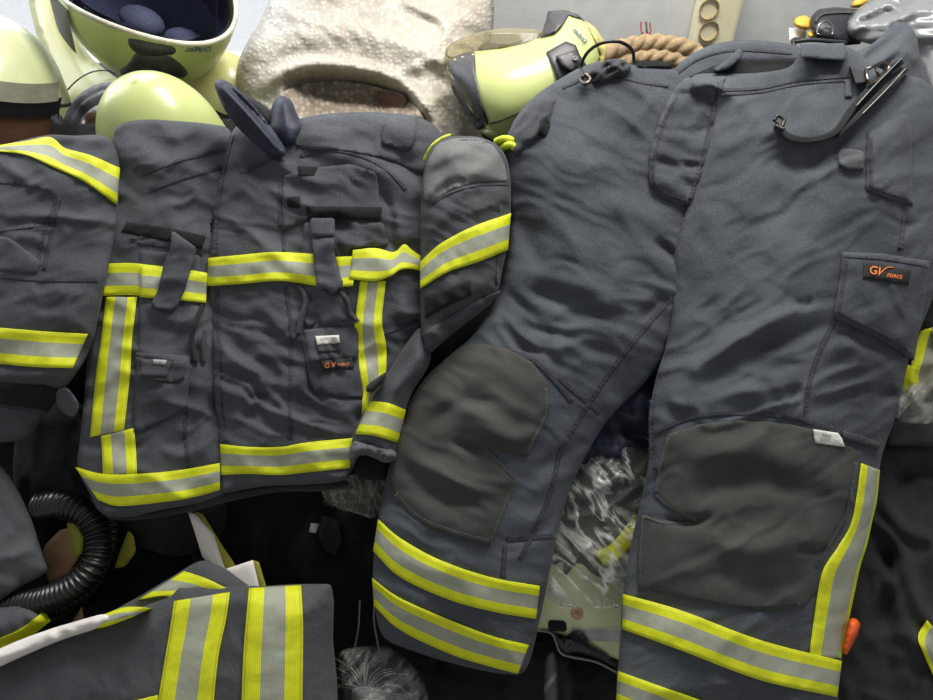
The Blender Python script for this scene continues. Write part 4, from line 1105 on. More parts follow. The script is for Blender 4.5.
slab('yellow_strap', 'olive-yellow strap end to the right of the two hoses', 'strap', [(128, 530), (134, 536), (136, 552), (126, 566), (114, 569), (120, 552)], -0.068, M['olive'], smooth=1)
slab('cardboard_sheet', 'pinkish card tip between the hoses and the folded trousers', 'card', [(72, 622), (82, 606), (84, 618), (80, 632)], -0.07, M['tan'])
# foam board with olive edge
bd_ = thing('foam_board', 'narrow white board with an olive-yellow edge standing in the gap under the jacket hem', 'board', base_pt(210, 560, -0.09))
slab('board_face', None, None, [(188, 512), (196, 514), (214, 535), (226, 572), (222, 580), (202, 556), (194, 530)], -0.03, M['paper'], th=0.05, parent=bd_)
slab('board_edge', None, None, [(194, 511), (203, 514), (222, 545), (236, 566), (232, 576), (224, 570), (212, 535)], -0.032, M['olive'], th=0.05, parent=bd_)
bx = thing('paper_box', 'small white box corner poking out behind the folded trousers', 'box', base_pt(245, 580, -0.09))
slab('box_side', None, None, [(222, 570), (253, 560), (260, 590), (240, 594)], 0.0, M['paper'], th=0.08, parent=bx)
slab('box_edge', None, None, [(253, 560), (259, 562), (268, 592), (260, 592)], -0.004, M['olive'], th=0.07, parent=bx)

# folded trousers in front
FT = thing('folded_trousers', 'grey-navy folded trousers with wide silver-yellow vertical bands at bottom left', 'trousers', base_pt(150, 690, -0.02))
def hFT(x, y, d):
    h = 0.035+0.030*(1-np.exp(-d/20))+0.0025*wr(x, y, 34, 3, -25, 31)+0.0009*wr(x, y, 12, 3, 80, 32)+0.003*fbm(x, y, 70, 5)
    return h
ft_out = [(-40, 690), (-10, 662), (60, 632), (110, 618), (150, 604), (166, 596), (178, 585), (232, 586), (262, 586), (298, 584), (331, 584), (334, 600), (333, 640), (337, 680), (340, 760), (-40, 760)]
_, SFT = sheet('folded_leg', ft_out, hFT, M['cloth_lit'], FT, step=3.5, skirt=0.06, smooth=1, edge_w=5, edge_r=0.004)
def hUF(x, y, d): return 0.022+0.016*(1-np.exp(-d/12))+0.002*wr(x, y, 20, 3, -20, 33)
_, SUF = sheet('upper_fold', [(60, 640), (100, 618), (140, 596), (170, 578), (194, 563), (204, 560), (225, 568), (252, 588), (236, 598), (180, 610), (120, 626)], hUF, M['cloth_lit'], FT, step=3, smooth=1)
_, SLN = sheet('white_lining', [(-40, 668), (0, 648), (40, 632), (80, 620), (105, 613), (112, 618), (100, 628), (60, 640), (10, 662), (-40, 685)], lambda x, y, d: 0.078+0.004*(1-np.exp(-d/5))+0.002*wr(x, y, 10, 2, -20, 3), M['paper'], FT, step=3)
slab('white_lining', None, None, [(186, 576), (215, 562), (218, 566), (232, 586), (200, 588)], 0.020, M['paper'], parent=FT) if False else None
band([(174, 601), (172, 615), (168, 640), (158, 700), (152, 740)], [(230, 592), (226, 620), (218, 660), (210, 740), (206, 750)], SFT, FT, lift=0.004)
band([(249, 588), (246, 620), (243, 660), (240, 750)], [(301, 585), (303, 620), (303, 660), (302, 750)], SFT, FT, lift=0.004)
band([(184, 571), (205, 578), (222, 586), (236, 592)], [(138, 600), (165, 596), (180, 602), (196, 600)], SUF, FT, lift=0.006)
band([(140, 601), (152, 605), (120, 617)], [(104, 610), (90, 625), (80, 630)], SUF, FT, lift=0.05) if False else None
strip('reflective_band', [(100, 616), (125, 607), (152, 608)], [(82, 630), (105, 627), (130, 618)], SUF, M['tape'], FT, lift=0.048)
band([(110, 706), (158, 695)], [(105, 745), (156, 735)], SFT, FT, lift=0.003, mat=tape_mat('yellow_band_b', 2, 3), sm=False)

# knotted clear bag, bottom centre
def hk(x, y, d):
    a = np.arctan2(y-690, x-364); return 0.008*np.sin(a*17+fbm(x, y, 20, 2)*3)*np.clip(np.hypot(x-364, y-690)/40, 0, 1)+0.004*wr(x, y, 7, 3, 70, 2)
ob, SB = inflate('plastic_bag', [(338, 652), (352, 647), (385, 645), (398, 652), (415, 668), (424, 680), (432, 712), (420, 760), (350, 760), (346, 712), (340, 672)], 0.05, M['bag'], None, base=-0.035, step=3, hf=hk)
import random as _r
_rr = _r.Random(3)
crease_m = bag_mat('bag_crease_film', (205, 205, 200), 0.25, 30, (1, 2, 1), 0.2, 0.4)
_bagroot = thing('plastic_bag', 'x', 'plastic bag', base_pt(380, 700, -0.06))
ob.name = 'bag_film'; _mw = ROOTLOC[ob.name] if ob.name in ROOTLOC else np.array(ob.location); ob.location = tuple(np.array(ob.location)-np.array(_bagroot.location)); ob.parent = _bagroot
for k in range(15):
    a = math.radians(-170+k*11.2+_rr.uniform(-5, 5)); L = 22+_rr.random()*28
    x0, y0 = 364+6*math.cos(a), 690+4*math.sin(a); b = a+_rr.uniform(-.25, .25)+(0.7 if math.cos(a) > 0 else -0.5)
    pts = [(x0, y0), (x0+L*.5*math.cos(a), y0+L*.5*math.sin(a)), (x0+L*.6*math.cos(a)+L*.35*math.cos(b), y0+L*.6*math.sin(a)+L*.35*math.sin(b))]
    pts = [q for q in pts if q[1] > 650]
    if len(pts) >= 2: line_strip('film_crease', pts, _rr.uniform(0.7, 1.7), SB, crease_m, _bagroot, lift=0.0025, m=2)
strip('film_crease', [(352, 690), (366, 686), (390, 692), (418, 698)], [(352, 704), (368, 704), (392, 700), (420, 702)], SB, crease_m, _bagroot, lift=0.003, m=4)
ob = _bagroot
tag(ob, 'clear gathered plastic bag at the bottom, between folded trousers and trouser cuff', 'plastic bag')

# clear bag with a jacket inside between the legs
g9, S9 = garment('fire_jacket', 'jacket wrapped inside the clear bag between the trouser legs, yellow band showing', 'jacket', [(540, 540), (556, 490), (590, 446), (650, 430), (665, 480), (650, 600), (600, 600), (560, 580)], -0.085, M['knee'], 14, amp=.012, ang=-50)
strip('reflective_band', [(594, 553), (612, 545), (634, 514)], [(622, 582), (636, 574), (650, 560)], S9, tape_mat('reflective_tape_in_bag', 0.0-.1, 1.1, c_g=(170, 172, 168)), g9, lift=0.030)
strip('reflective_band', [(594, 552), (612, 543), (636, 514)], [(604, 566), (620, 558), (644, 532)], S9, tape_mat('yellow_band_c', 2, 3), g9, lift=0.036)
ob, SB2 = bag('plastic_bag', 'clear crinkled bag between the trouser legs over a wrapped jacket', [(540, 560), (548, 520), (562, 480), (585, 446), (620, 432), (655, 430), (665, 470), (655, 540), (640, 610), (545, 608)], 0.035, bag_mat('clear_bag_strong', (200, 200, 194), 0.08, 17, (2.4, 0.7, 1), -0.75, 0.8), -0.035, 5, hi=0.007, ang=-50, back=0.2)

# helmet under the legs, side view
HG = thing('fire_helmet', 'pale lime helmet half hidden low between the trouser legs, black bracket and screw on rim', 'helmet', base_pt(590, 640, -0.13))
_, SG = inflate('helmet_shell', [(520, 630), (530, 570), (560, 545), (600, 540), (640, 545), (670, 570), (680, 630), (676, 680), (640, 668), (600, 655), (560, 632), (535, 632)], 0.05, M['helm_d'], HG, base=-0.11, step=4, power=0.4, back=0.3)
strip('reflective_stripe', [(572, 628), (600, 628), (660, 630)], [(570, 640), (600, 641), (660, 642)], SG, plain('pale_reflective', (214, 214, 212), 0.4), HG, lift=0.002)
patch('vent_slot', [(548, 620), (566, 621), (567, 632), (548, 631)], SG, M['deep2'], HG, lift=0.003, smooth=1, step=2)
P = lambda S, x, y, l: S.frame.P([x], [y], [float(S(x, y)[0])+l])[0]
def disc(name, S, x, y, r, th, mat, parent, lift=0.0, seg=24):
    c = P(S, x, y, lift); n = S.frame.n; u = np.cross(n, [0, 0, 1.0]); u /= np.linalg.norm(u); v = np.cross(n, u)
    V = []; 
    rs = [(r, 0), (r, th*0.7), (r*.88, th), (r*.45, th), (r*.38, th*.55)]
    for rr, hh in rs:
        for k in range(seg):
            a = 2*math.pi*k/seg; V.append(c+(u*math.cos(a)+v*math.sin(a))*rr+n*hh)
    F = [(i*seg+k, i*seg+(k+1) % seg, (i+1)*seg+(k+1) % seg, (i+1)*seg+k) for i in range(len(rs)-1) for k in range(seg)]
    F.append(tuple((len(rs)-1)*seg+k for k in range(seg)))
    return mesh_obj(name, V, F, mat, parent, smooth=False)
disc('rivet', SG, 577, 613, 0.0085, 0.004, M['tan'], HG)
patch('chin_bracket', [(540, 630), (556, 632), (561, 640), (572, 632), (582, 632), (590, 645), (604, 652), (618, 664), (616, 668), (596, 658), (576, 652), (566, 655), (558, 648), (555, 636)], SG, M['blk'], HG, lift=0.012, smooth=1, step=2.5, skirt=0.02, hf=lambda x, y, d: .003*(1-np.exp(-d/3)))
disc('screw', SG, 569, 643, 0.0075, 0.006, M['blk_trim'], HG, lift=0.016)
tubepx('chin_strap_edge', [(536, 630, .008), (552, 634, .012), (560, 652, .012), (572, 657, .012), (596, 662, .012), (620, 674, .008)], 0.0016, M['grey_tag'], HG, S=SG)
bag('plastic_bag', 'thin strip of clear bag hanging below the low helmet', [(545, 655), (556, 650), (558, 690), (560, 730), (543, 730), (544, 690)], 0.01, M['bag'], -0.07, 8)

# neon straps between jacket sleeve and trousers
for i, (pts, lab) in enumerate((([(496, 142, 0.03), (504, 139, 0.04), (512, 141, 0.04), (520, 150, 0.02)], 'neon yellow cord just above the sleeve elbow, upper of the two'),
                                ([(502, 148, 0.03), (510, 145, 0.045), (516, 150, 0.04), (516, 162, 0.02)], 'neon yellow cord just above the sleeve elbow, lower of the two'))):
    t_ = tubepx('webbing_cord', pts, 0.005, M['neon'], None); tag(t_, lab, 'cord')
t_ = tubepx('webbing_cord', [(424, 160, 0.08), (430, 148, 0.09), (440, 139, 0.09), (450, 135, 0.08)], 0.0016, M['neon'], None); tag(t_, 'thin neon yellow piping cord along the top of the folded sleeve', 'cord')
# ================================================================== BUBBLE WRAP
FB = face_frame(370, 90, 1.23, up=0.25)
BW = thing('bubble_wrap_bundle', 'large bundle of translucent bubble wrap behind the open navy jacket', 'bubble wrap', FB.P([370], [180], [-0.10])[0])
def hbw(x, y, d):
    a = folds(x, y, [([(262, 85), (300, 66), (350, 68), (400, 84), (430, 110)], 8, 0.030), ([(285, 100), (330, 92), (380, 100), (415, 118)], 22, -0.075),
                     ([(250, 60), (300, 38), (370, 34), (440, 60), (470, 100)], 14, 0.012), ([(430, 60), (448, 100), (452, 150)], 8, -0.012), ([(400, 84), (425, 105), (440, 140)], 6, 0.012)])
    return a+0.004*wr(x, y, 26, 3, 15, 3)+0.002*wr(x, y, 9, 2, 40, 6)
_, SBW = inflate('wrap_outer', [(236, 80), (238, 60), (248, 40), (262, 18), (275, -15), (300, -60), (400, -80), (480, -60), (494, -10), (494, 30), (484, 60), (488, 100), (490, 140), (470, 185), (400, 200), (300, 190), (262, 165), (244, 120)], 0.11, M['bubble'], BW, frame=FB, step=3.5, hf=hbw, power=0.45, uvs=620, back=0.3)
patch('wrap_inner_fold', [(276, 96), (300, 82), (350, 80), (396, 92), (424, 112), (428, 150), (300, 150), (276, 126)], SBW, M['bubble_in'], BW, lift=0.010, step=3.5, smooth=2, hf=lambda x, y, d: 0.006*wr(x, y, 16, 3.5, 8, 4)+0.008*(1-np.exp(-d/10)), skirt=0.02)
patch('wrapped_item', [(372, 96), (388, 90), (404, 94), (408, 102), (400, 112), (380, 110), (371, 104)], SBW, plain('reddish_brown', (118, 92, 84), 0.5), BW, lift=0.018, smooth=2, step=3, skirt=0.02)

# ================================================================== HELMETS
def shell_pts(a, b, c, brim, nu=64, nv=22, flare=0.0):
    V = []
    for j in range(nv+1):
        t = j/nv
        for i in range(nu):
            ph = 2*math.pi*i/nu
            zb = brim(ph)
            th0 = math.asin(max(-0.95, min(0.95, zb/c)))
            th = th0+(math.pi/2-th0)*t
            r = math.cos(th)**0.92 if math.cos(th) > 0 else 0
            k = 1+flare*max(0, 1-t*5)
            V.append((b*r*math.sin(ph)*k, a*r*math.cos(ph)*k, c*math.sin(th)))
    F = []
    for j in range(nv):
        for i in range(nu):
            F.append((j*nu+i, j*nu+(i+1) % nu, (j+1)*nu+(i+1) % nu, (j+1)*nu+i))
    F.append(tuple((nv)*nu+i for i in range(nu)))
    return np.array(V), F, nu, nv

def helmet(label, M4, a=0.135, b=0.112, c=0.15, shell=None, brim=None, parts=()):
    """M4: local->world. local x right, y front, z up (crown)"""
    brim = brim or (lambda ph: -0.035-0.02*math.cos(ph)*0+0.03*max(0, math.cos(ph))**2)
    R = np.array(M4.to_3x3()); T = np.array(M4.translation)
    W = lambda V: np.asarray(V) @ R.T+T
    V, F, nu, nv = shell_pts(a, b, c, brim, flare=0.03)
    lo = W(V)
    root = thing('fire_helmet', label, 'helmet', (T[0], T[1], lo[:, 2].min()))
    mesh_obj('helmet_shell', lo, F, shell or M['helm'], root)
    V2, F2, _, _ = shell_pts(a-.008, b-.008, c-.008, lambda p: brim(p)+0.002)
    if 'liner' in parts: mesh_obj('inner_lining', W(V2), [f[::-1] for f in F2], M['blue_lining'], root, uv=[(v[0]*3, v[1]*3) for v in V2])
    # rim bead
    ring = V[:nu]
    Vr = []; Fr = []; sg = 8
    for i in range(nu):
        p = ring[i]; rad = np.array([p[0], p[1], 0]); rad /= np.linalg.norm(rad)
        for k in range(sg):
            an = 2*math.pi*k/sg; Vr.append(p-rad*0.003+rad*0.0042*math.cos(an)+np.array([0, 0, 1])*0.0042*math.sin(an))
    for i in range(nu):
        for k in range(sg): Fr.append((i*sg+k, i*sg+(k+1) % sg, ((i+1) % nu)*sg+(k+1) % sg, ((i+1) % nu)*sg+k))
    mesh_obj('rim_trim', W(Vr), Fr, plain('cream_rim', (214, 208, 190), 0.4) if 'cream_rim' in parts else M['blk_trim'], root)
    return root, W, V, nu, nv

def basis(cx, cy, depth, up, fwd):
    o = at_depth(cx, cy, depth); up = Vector(up).normalized(); f = Vector(fwd); f = (f-up*f.dot(up)).normalized(); x = f.cross(up)
    m = Matrix((x, f, up)).transposed().to_4x4(); m.translation = Vector(o); return m


def shell_patch(name, W, a, b, c, poly, mat, root, lift=0.003, step=0.05, bulge=0.0):
    """poly in (phi, theta) rad on the ellipsoid"""
    bd = resample(chaikin(poly, 1)*100, step*100)
    V, F, ring = triangulate(bd, step*100)
    d = dist_poly(V, bd)/100; V = V/100
    e = np.clip(d/0.08, 0, 1)
    V = np.vstack([V, V[ring]]); e = np.r_[e, -np.ones(len(ring))]
    r = np.cos(V[:, 1])**0.92; k = 1+(lift*(0.4+0.6*e)+bulge*e)/b
    X = np.stack([b*r*np.sin(V[:, 0]), a*r*np.cos(V[:, 0]), c*np.sin(V[:, 1])], 1)*k[:, None]
    n0 = len(e)-len(ring); F = list(F); m = len(ring)
    for i in range(m): F.append((ring[i], ring[(i+1) % m], n0+(i+1) % m, n0+i))
    return mesh_obj(name, W(X), F, mat, root)

def shell_text(name, s, W, a, b, c, ph, th, w, ang, mat, root, lift=0.004):
    cu = bpy.data.curves.new(name, 'FONT'); cu.body = s; cu.align_x = 'CENTER'; cu.align_y = 'CENTER'; cu.offset = 0.015
    o = bpy.data.objects.new(name, cu); COL.objects.link(o); dg = bpy.context.evaluated_depsgraph_get(); dg.update()
    me = bpy.data.meshes.new_from_object(o.evaluated_get(dg)); V = np.array([v.co[:] for v in me.vertices]); F = [tuple(p.vertices) for p in me.polygons]
    bpy.data.objects.remove(o); bpy.data.curves.remove(cu); bpy.data.meshes.remove(me)
    sc = w/(V[:, 0].max()-V[:, 0].min()); an = math.radians(ang)
    x = V[:, 0]*sc; y = V[:, 1]*sc; X = x*math.cos(an)-y*math.sin(an); Y = x*math.sin(an)+y*math.cos(an)
    phv = ph-X/b; thv = th+Y/c
    r = np.cos(thv)**0.92
    Q = np.stack([b*r*np.sin(phv), a*r*np.cos(phv), c*np.sin(thv)], 1)*(1+lift/b)
    return mesh_obj(name, W(Q), F, mat, root, smooth=False)

# A: upside down, opening tipped toward the viewer. local front (y) points image-left; crown down
mA = basis(146, -10, 1.12, (-0.42, 0.45, -0.92), (-1, 0.10, 0.15))
aA, bA, cA = 0.142, 0.122, 0.175
brA = lambda ph: -0.012+0.016*math.cos(2*ph)+0.008*math.cos(ph)
HA, WA, VA, nu, nv = helmet('lime helmet lying upside down on top of the helmet pile, dark lining visible', mA, aA, bA, cA, M['helm'], brA, ('liner', 'cream_rim'))
H2 = math.pi/2
shell_patch('side_plate', WA, aA, bA, cA, [(H2+0.18, 0.03), (H2+0.52, 0.01), (H2+0.68, 0.17), (H2+0.80, 0.37), (H2+0.58, 0.42), (H2+0.43, 0.49), (H2+0.13, 0.72), (H2-0.12, 0.57), (H2+0.08, 0.29)], M['blk_trim'], HA, lift=0.006)
shell_patch('side_plate_ridge', WA, aA, bA, cA, [(H2+0.33, 0.15), (H2+0.48, 0.12), (H2+0.70, 0.32), (H2+0.43, 0.37)], M['blk'], HA, lift=0.011)
shell_text('logo_print', 'Dräger', WA, aA, bA, cA, H2+.86, -.03, 0.042, -10, M['blue_ink'], HA)
shell_patch('rim_block', WA, aA, bA, cA, [(H2+0.10, -.12), (H2+0.58, -.12), (H2+0.60, .0), (H2+0.42, .03), (H2+0.35, .07), (H2+0.18, .07), (H2+0.10, .0)], M['blk_trim'], HA, lift=0.007)
# visor hanging at the front (image left), headband and ear pads inside
def ell_strip(name, W, a, b, p0, p1, z0, z1, mat, root, out0=1.0, out1=1.0, n=40, m=5, wav=None):
    V = []; 
    for i in range(n+1):
        ph = p0+(p1-p0)*i/n
        for j in range(m+1):
            t = j/m; k = out0+(out1-out0)*t; z = z0+(z1-z0)*t+(wav(ph)*(1 if j < m/2 else 0.3) if wav else 0)
            V.append((b*k*math.sin(ph), a*k*math.cos(ph), z))
    F = [(i*(m+1)+j, i*(m+1)+j+1, (i+1)*(m+1)+j+1, (i+1)*(m+1)+j) for i in range(n) for j in range(m)]
    return mesh_obj(name, W(V), F, mat, root, uv=[(v[0]*3, v[1]*3) for v in V])
ell_strip('visor', WA, aA, bA, -1.0, 1.0, -0.02, 0.09, M['blk_trim'], HA, 1.06, 1.02)
ell_strip('visor_lip', WA, aA, bA, -1.05, 1.05, -0.026, -0.012, M['steel'], HA, 1.07, 1.065)
ell_strip('headband', WA, aA*.80, bA*.80, 0, 2*math.pi, -0.005, 0.05, M['blk'], HA, wav=lambda p: 0.01*math.sin(p*3))
for ph_, nm in ((H2+.1, 'ear_pad'), (H2+math.pi, 'ear_pad')):
    ell_strip(nm, WA, aA*.92, bA*.92, ph_-.55, ph_+.45, -0.022, 0.05, M['blue_lining'], HA, wav=lambda p, q=ph_: -0.012*max(0, 1-((p-q)/.3)**2))
# crown webbing cushions seen inside the opening
for i, (x_, y_, rr) in enumerate(((0.03, 0.05, .030), (-0.03, 0.02, .03), (0.03, -0.05, .032), (-0.02, -0.06, .030))):
    sp_ = []; fc_ = []
    for j in range(9):
        th = math.pi*j/8
        for k in range(14):
            p = 2*math.pi*k/14; sp_.append((x_+rr*math.sin(th)*math.cos(p), y_+rr*1.3*math.sin(th)*math.sin(p), 0.105+rr*.6*math.cos(th)))
    for j in range(8):
        for k in range(14): fc_.append((j*14+k, j*14+(k+1) % 14, (j+1)*14+(k+1) % 14, (j+1)*14+k))
    mesh_obj('crown_pad', WA(sp_), fc_, M['blue_lining'], HA, uv=[(v[0]*3, v[1]*3) for v in sp_])

# B: upright dome in front
mB = basis(172, 158, 1.06, (0.0, -0.30, 1), (1, -0.2, 0))
HB, WB, _, _, _ = helmet('smooth lime helmet dome standing upright just behind the jacket collar', mB, 0.096, 0.094, 0.140, M['helm'])
# D: left dome with visor lifted
mD = basis(-14, 104, 1.12, (0.38, 0.22, 1), (0.15, -1, -0.1))
HD, WD, _, _, _ = helmet('lime helmet at far left under the window, brown visor below its brim', mD, 0.138, 0.118, 0.142, M['helm_d'], lambda ph: 0.035+0.025*math.cos(ph))
ell_strip('visor', WD, 0.138, 0.118, -1.2, 1.2, 0.055, 0.085, plain('pale_trim', (170, 168, 150), 0.3), HD, 1.03, 1.02)
ell_strip('brow_band', WD, 0.138, 0.118, -1.3, 1.3, 0.028, 0.058, M['blk'], HD, 0.98, 1.02)
ell_strip('inner_visor', WD, 0.130, 0.112, -1.2, 1.2, -0.06, 0.032, M['brown_vis'], HD, 0.98, 1.0)
ell_strip('neck_guard', WD, 0.138, 0.118, -3.14, 3.14, -0.075, -0.02, M['blk_trim'], HD, 0.8, 0.93)
# C: tall shell behind, its opening facing the viewer
FC = face_frame(85, 80, 1.30, up=0.1)
HC = thing('fire_helmet', 'cream-lime helmet standing on edge behind the others, round dark opening with brown visor', 'helmet', FC.P([92], [150], [-0.09])[0])
_, SC_ = inflate('helmet_shell', [(24, -40), (68, -50), (66, 0), (74, 30), (88, 55), (108, 72), (126, 84), (134, 110), (130, 160), (70, 165), (60, 130), (58, 100), (48, 68), (36, 35), (28, 0)], 0.075, M['helm_w'], HC, frame=FC, step=3.5, power=0.45)
patch('rim_trim', [(62, 150), (62, 122), (70, 104), (84, 90), (102, 82), (122, 82), (134, 95), (134, 150), (100, 158)], SC_, M['blk_trim'], HC, lift=0.012, step=3, smooth=2, skirt=0.04)
patch('inner_lining', [(68, 150), (69, 124), (78, 106), (92, 94), (110, 88), (124, 92), (130, 150), (100, 156)], SC_, M['blk'], HC, lift=0.016, step=3, smooth=2)
patch('inner_visor', [(74, 150), (78, 122), (90, 108), (106, 101), (122, 102), (128, 150)], SC_, M['brown_vis'], HC, lift=0.022, step=3, smooth=2, hf=lambda x, y, d: 0.010*(1-np.exp(-d/8)))
tubepx('visor_edge', [(58, 130, .02), (60, 105, .03), (72, 85, .035), (92, 72, .035), (112, 72, .03), (128, 84, .025)], 0.0012, M['blk_trim'], HC, frame=FC, S=SC_)
# E: small helmet between
mE = basis(222, 108, 1.34, (0.15, -0.1, 1), (1, -.3, 0))
HE, WE, _, _, _ = helmet('pale helmet mostly hidden between the upside-down helmet and the bubble wrap', mE, 0.11, 0.085, 0.11, M['helm_w'])
ell_strip('edge_clip', WE, 0.11, 0.085, 0.2, 0.6, 0.05, 0.085, M['steel'], HE, 1.0, 0.9)

# F: lime helmet lying on its side, right of the bubble wrap
FF = face_frame(520, 85, 1.07, up=0.12, side=-0.15)
HF = thing('fire_helmet', 'lime helmet lying on its side with black brow band, left of the trouser waistband', 'helmet', FF.P([530], [140], [-0.08])[0])
oF = [(452, 58), (462, 55), (476, 51), (500, 49), (524, 44), (540, 38), (546, 22), (550, 12), (572, 11), (585, 20), (598, 32), (604, 48), (600, 70), (590, 84), (572, 100), (550, 116), (526, 130), (505, 138), (488, 130), (470, 112), (455, 90), (446, 68)]
_, SF = inflate('helmet_shell', oF, 0.075, M['helm'], HF, frame=FF, step=3, power=0.42, smooth=1)
patch('brow_band', [(447, 62), (460, 54), (475, 51), (476, 75), (481, 100), (489, 124), (478, 131), (466, 114), (452, 90)], SF, M['blk_trim'], HF, lift=0.004, step=3, smooth=1)
patch('crown_ridge', [(540, 38), (546, 20), (548, 11), (565, 10), (578, 14), (585, 21), (569, 15), (562, 26), (555, 33)], SF, M['blk_trim'], HF, lift=0.006, step=2.5, smooth=0, hf=lambda x, y, d: .003*(1-np.exp(-d/4)))
_, SFP = patch('side_plate', [(546, 52), (566, 41), (576, 45), (580, 55), (590, 70), (580, 80), (560, 88), (554, 70)], SF, M['blk'], HF, lift=0.005, step=2.5, smooth=0)
patch('side_plate_ridge', [(556, 56), (574, 50), (580, 62), (572, 72), (562, 66)], SFP, M['blk_trim'], HF, lift=0.008, step=2.5, smooth=0)
disc('screw', SFP, 575.5, 59, 0.004, 0.003, M['steel'], HF, lift=0.009, seg=12)
text_on('logo_print', 'Dräger', 580, 35, 19, 226, SF, M['blue_ink'], HF, lift=0.004, bold=0.02)
patch('rear_trim', [(585, 20), (596, 28), (606, 44), (604, 62), (598, 74), (600, 52), (594, 38)], SF, plain('orange_cream', (214, 206, 120), 0.4), HF, lift=0.005, step=2.5, smooth=1)
FV = face_frame(500, 40, 1.12, up=0.12, side=-0.1)
def vis(name, out, amp, mat, h0=0.0):
    return sheet(name, out, lambda x, y, d: h0+amp*(1-((x-500)/70)**2), mat, HF, frame=FV, step=4, skirt=0.002, edge_w=0)
vis('upper_visor', [(444, 56), (448, 44), (470, 34), (500, 28), (535, 29), (556, 34), (545, 44), (500, 50), (476, 53), (452, 60)], 0.03, M['visor'])
vis('visor_mount', [(476, 52), (482, 42), (510, 45), (530, 36), (544, 32), (546, 42), (524, 47), (500, 51)], 0.02, M['gun'], 0.005)
_, SL_ = sheet('lower_visor', [(478, 131), (490, 124), (515, 112), (540, 98), (548, 112), (530, 134), (512, 144), (494, 142)], lambda x, y, d: 0.0+0.02*(1-np.exp(-d/9)), plain('visor_olive', (168, 178, 128), 0.25), HF, frame=FF, step=3)
tubepx('shell_seam', [(489, 124, .004), (505, 119, .004), (525, 110, .004), (545, 97, .004)], 0.0012, M['gun'], HF, frame=FF, S=SF)

# ================================================================== ROPE, SOCKET, BAGS BEHIND THE WAISTBAND
FR = face_frame(655, 55, 1.30, up=0.3)
rp = thing('rope_coil', 'coil of thick tan laid rope behind the waistband of the trousers', 'rope', FR.P([650], [90], [-0.03])[0])
def strands(pts, r, name='rope_turn'):
    P = np.array([FR.P([a], [b], [c])[0] for a, b, c in pts])
    return tube3(name, P, r, M['rope'], rp, seg=24, n=50, rf=lambda s, a, L: r*(0.80+0.26*abs(math.cos(1.5*a+s*130))))
strands([(590, 72, 0), (600, 58, .01), (622, 48, .02), (650, 43, .02), (678, 46, .02), (698, 54, .01), (712, 68, 0)], 0.016)
strands([(596, 80, -.01), (612, 66, 0), (640, 58, .01), (668, 58, .01), (690, 66, 0), (700, 80, 0)], 0.014)
strands([(604, 94, -.02), (622, 78, -.01), (650, 70, -.01), (676, 72, -.01), (694, 86, -.01)], 0.013)
# power strip
def ps():
    c = at_depth(719, 22, 1.50); 
    z = Matrix.Rotation(math.radians(0), 3, 'Y')
    y1 = WY
    k = 1.0
    def Pw(px, py, y=WY-0.045):
        d = ray([px], [py])[0]; t = (y-CAM[1])/d[1]; return CAM+d*t
    a = Pw(719, 18)
    root = thing('socket_strip', 'cream double power socket strip mounted on the back wall above the trousers', 'power socket', (a[0], WY, a[2]-.06))
    box('socket_body', (a[0]-.0, WY-0.022, a[2]+.02), (0.088, 0.044, 0.16), M['cream'], root, bevel=0.008)
    for py in (9, 31):
        b = Pw(707, py)
        V = []; F = []; sg = 32
        rs = [(.0205, 0.0), (.0205, -.003), (.0185, -.003), (.0175, .004), (.0, .004)]
        for r, y in rs:
            for i in range(sg):
                an = 2*math.pi*i/sg; V.append((b[0]+0.004+r*math.cos(an), WY-0.0455+y, b[2]+r*math.sin(an)))
        for j in range(len(rs)-1):
            for i in range(sg): F.append((j*sg+i, j*sg+(i+1) % sg, (j+1)*sg+(i+1) % sg, (j+1)*sg+i))
        so = mesh_obj('socket_well', V, F, M['cream_dk'], root, smooth=False)
        for dx in (-.0085, .0085):
            V = []; 
            for y in (-0.0435, -0.0425):
                for i in range(12):
                    an = 2*math.pi*i/12; V.append((b[0]+.004+dx+.0026*math.cos(an), WY+y, b[2]+.0026*math.sin(an)))
            mesh_obj('pin_hole', V, [tuple(range(12))[::-1], tuple(range(12, 24))]+[(i, (i+1) % 12, 12+(i+1) % 12, 12+i) for i in range(12)], M['rubber'], so, smooth=False)
    b2 = Pw(732, 10, WY-.03)
    return root
ps()
# small red hook on wall
rh = thing('wall_hook', 'tiny dark red plastic hook on the wall above the rope coil', 'hook', at_depth(646, 34, 1.42))
FRH = face_frame(646, 28, 1.40)
tubepx('hook_bar', [(641, 22, 0), (642, 33, 0), (650, 33, 0), (650, 23, 0)], 0.0018, M['red'], rh, frame=FRH, n=4)
tubepx('hook_stem', [(646, 22, 0), (647, 33, 0)], 0.0018, M['blk'], rh, frame=FRH, n=4)
# black harness bag with D ring and yellow handles
FH = face_frame(830, 30, 1.18, up=0.3)
hb = thing('harness', 'black padded harness with steel D-ring behind the trouser waistband', 'harness', FH.P([835], [70], [-0.03])[0])
_, SHB = inflate('padded_strap', [(811, 30), (810, 18), (818, 9), (836, 7), (856, 9), (880, 6), (900, -12), (915, -8), (890, 14), (868, 20), (852, 24), (862, 34), (862, 44), (840, 46), (822, 40), (814, 34)], 0.022, M['blk'], hb, frame=FH, step=2.5, smooth=1)
line_strip('edge_piping', [(815, 22), (822, 14), (840, 12), (862, 12), (885, 6)], 2.2, SHB, M['blk_trim'], hb, lift=0.003)
tubepx('d_ring', [(817, 34, .022), (819, 25, .028), (826, 21, .030), (832, 26, .028), (831, 36, .022), (817, 34, .022)], 0.0016, M['steel'], hb, frame=FH, n=8)
patch('strap_keeper', [(816, 33), (833, 34), (835, 42), (814, 42)], SHB, M['deep2'], hb, lift=0.012, smooth=0, step=2.5)
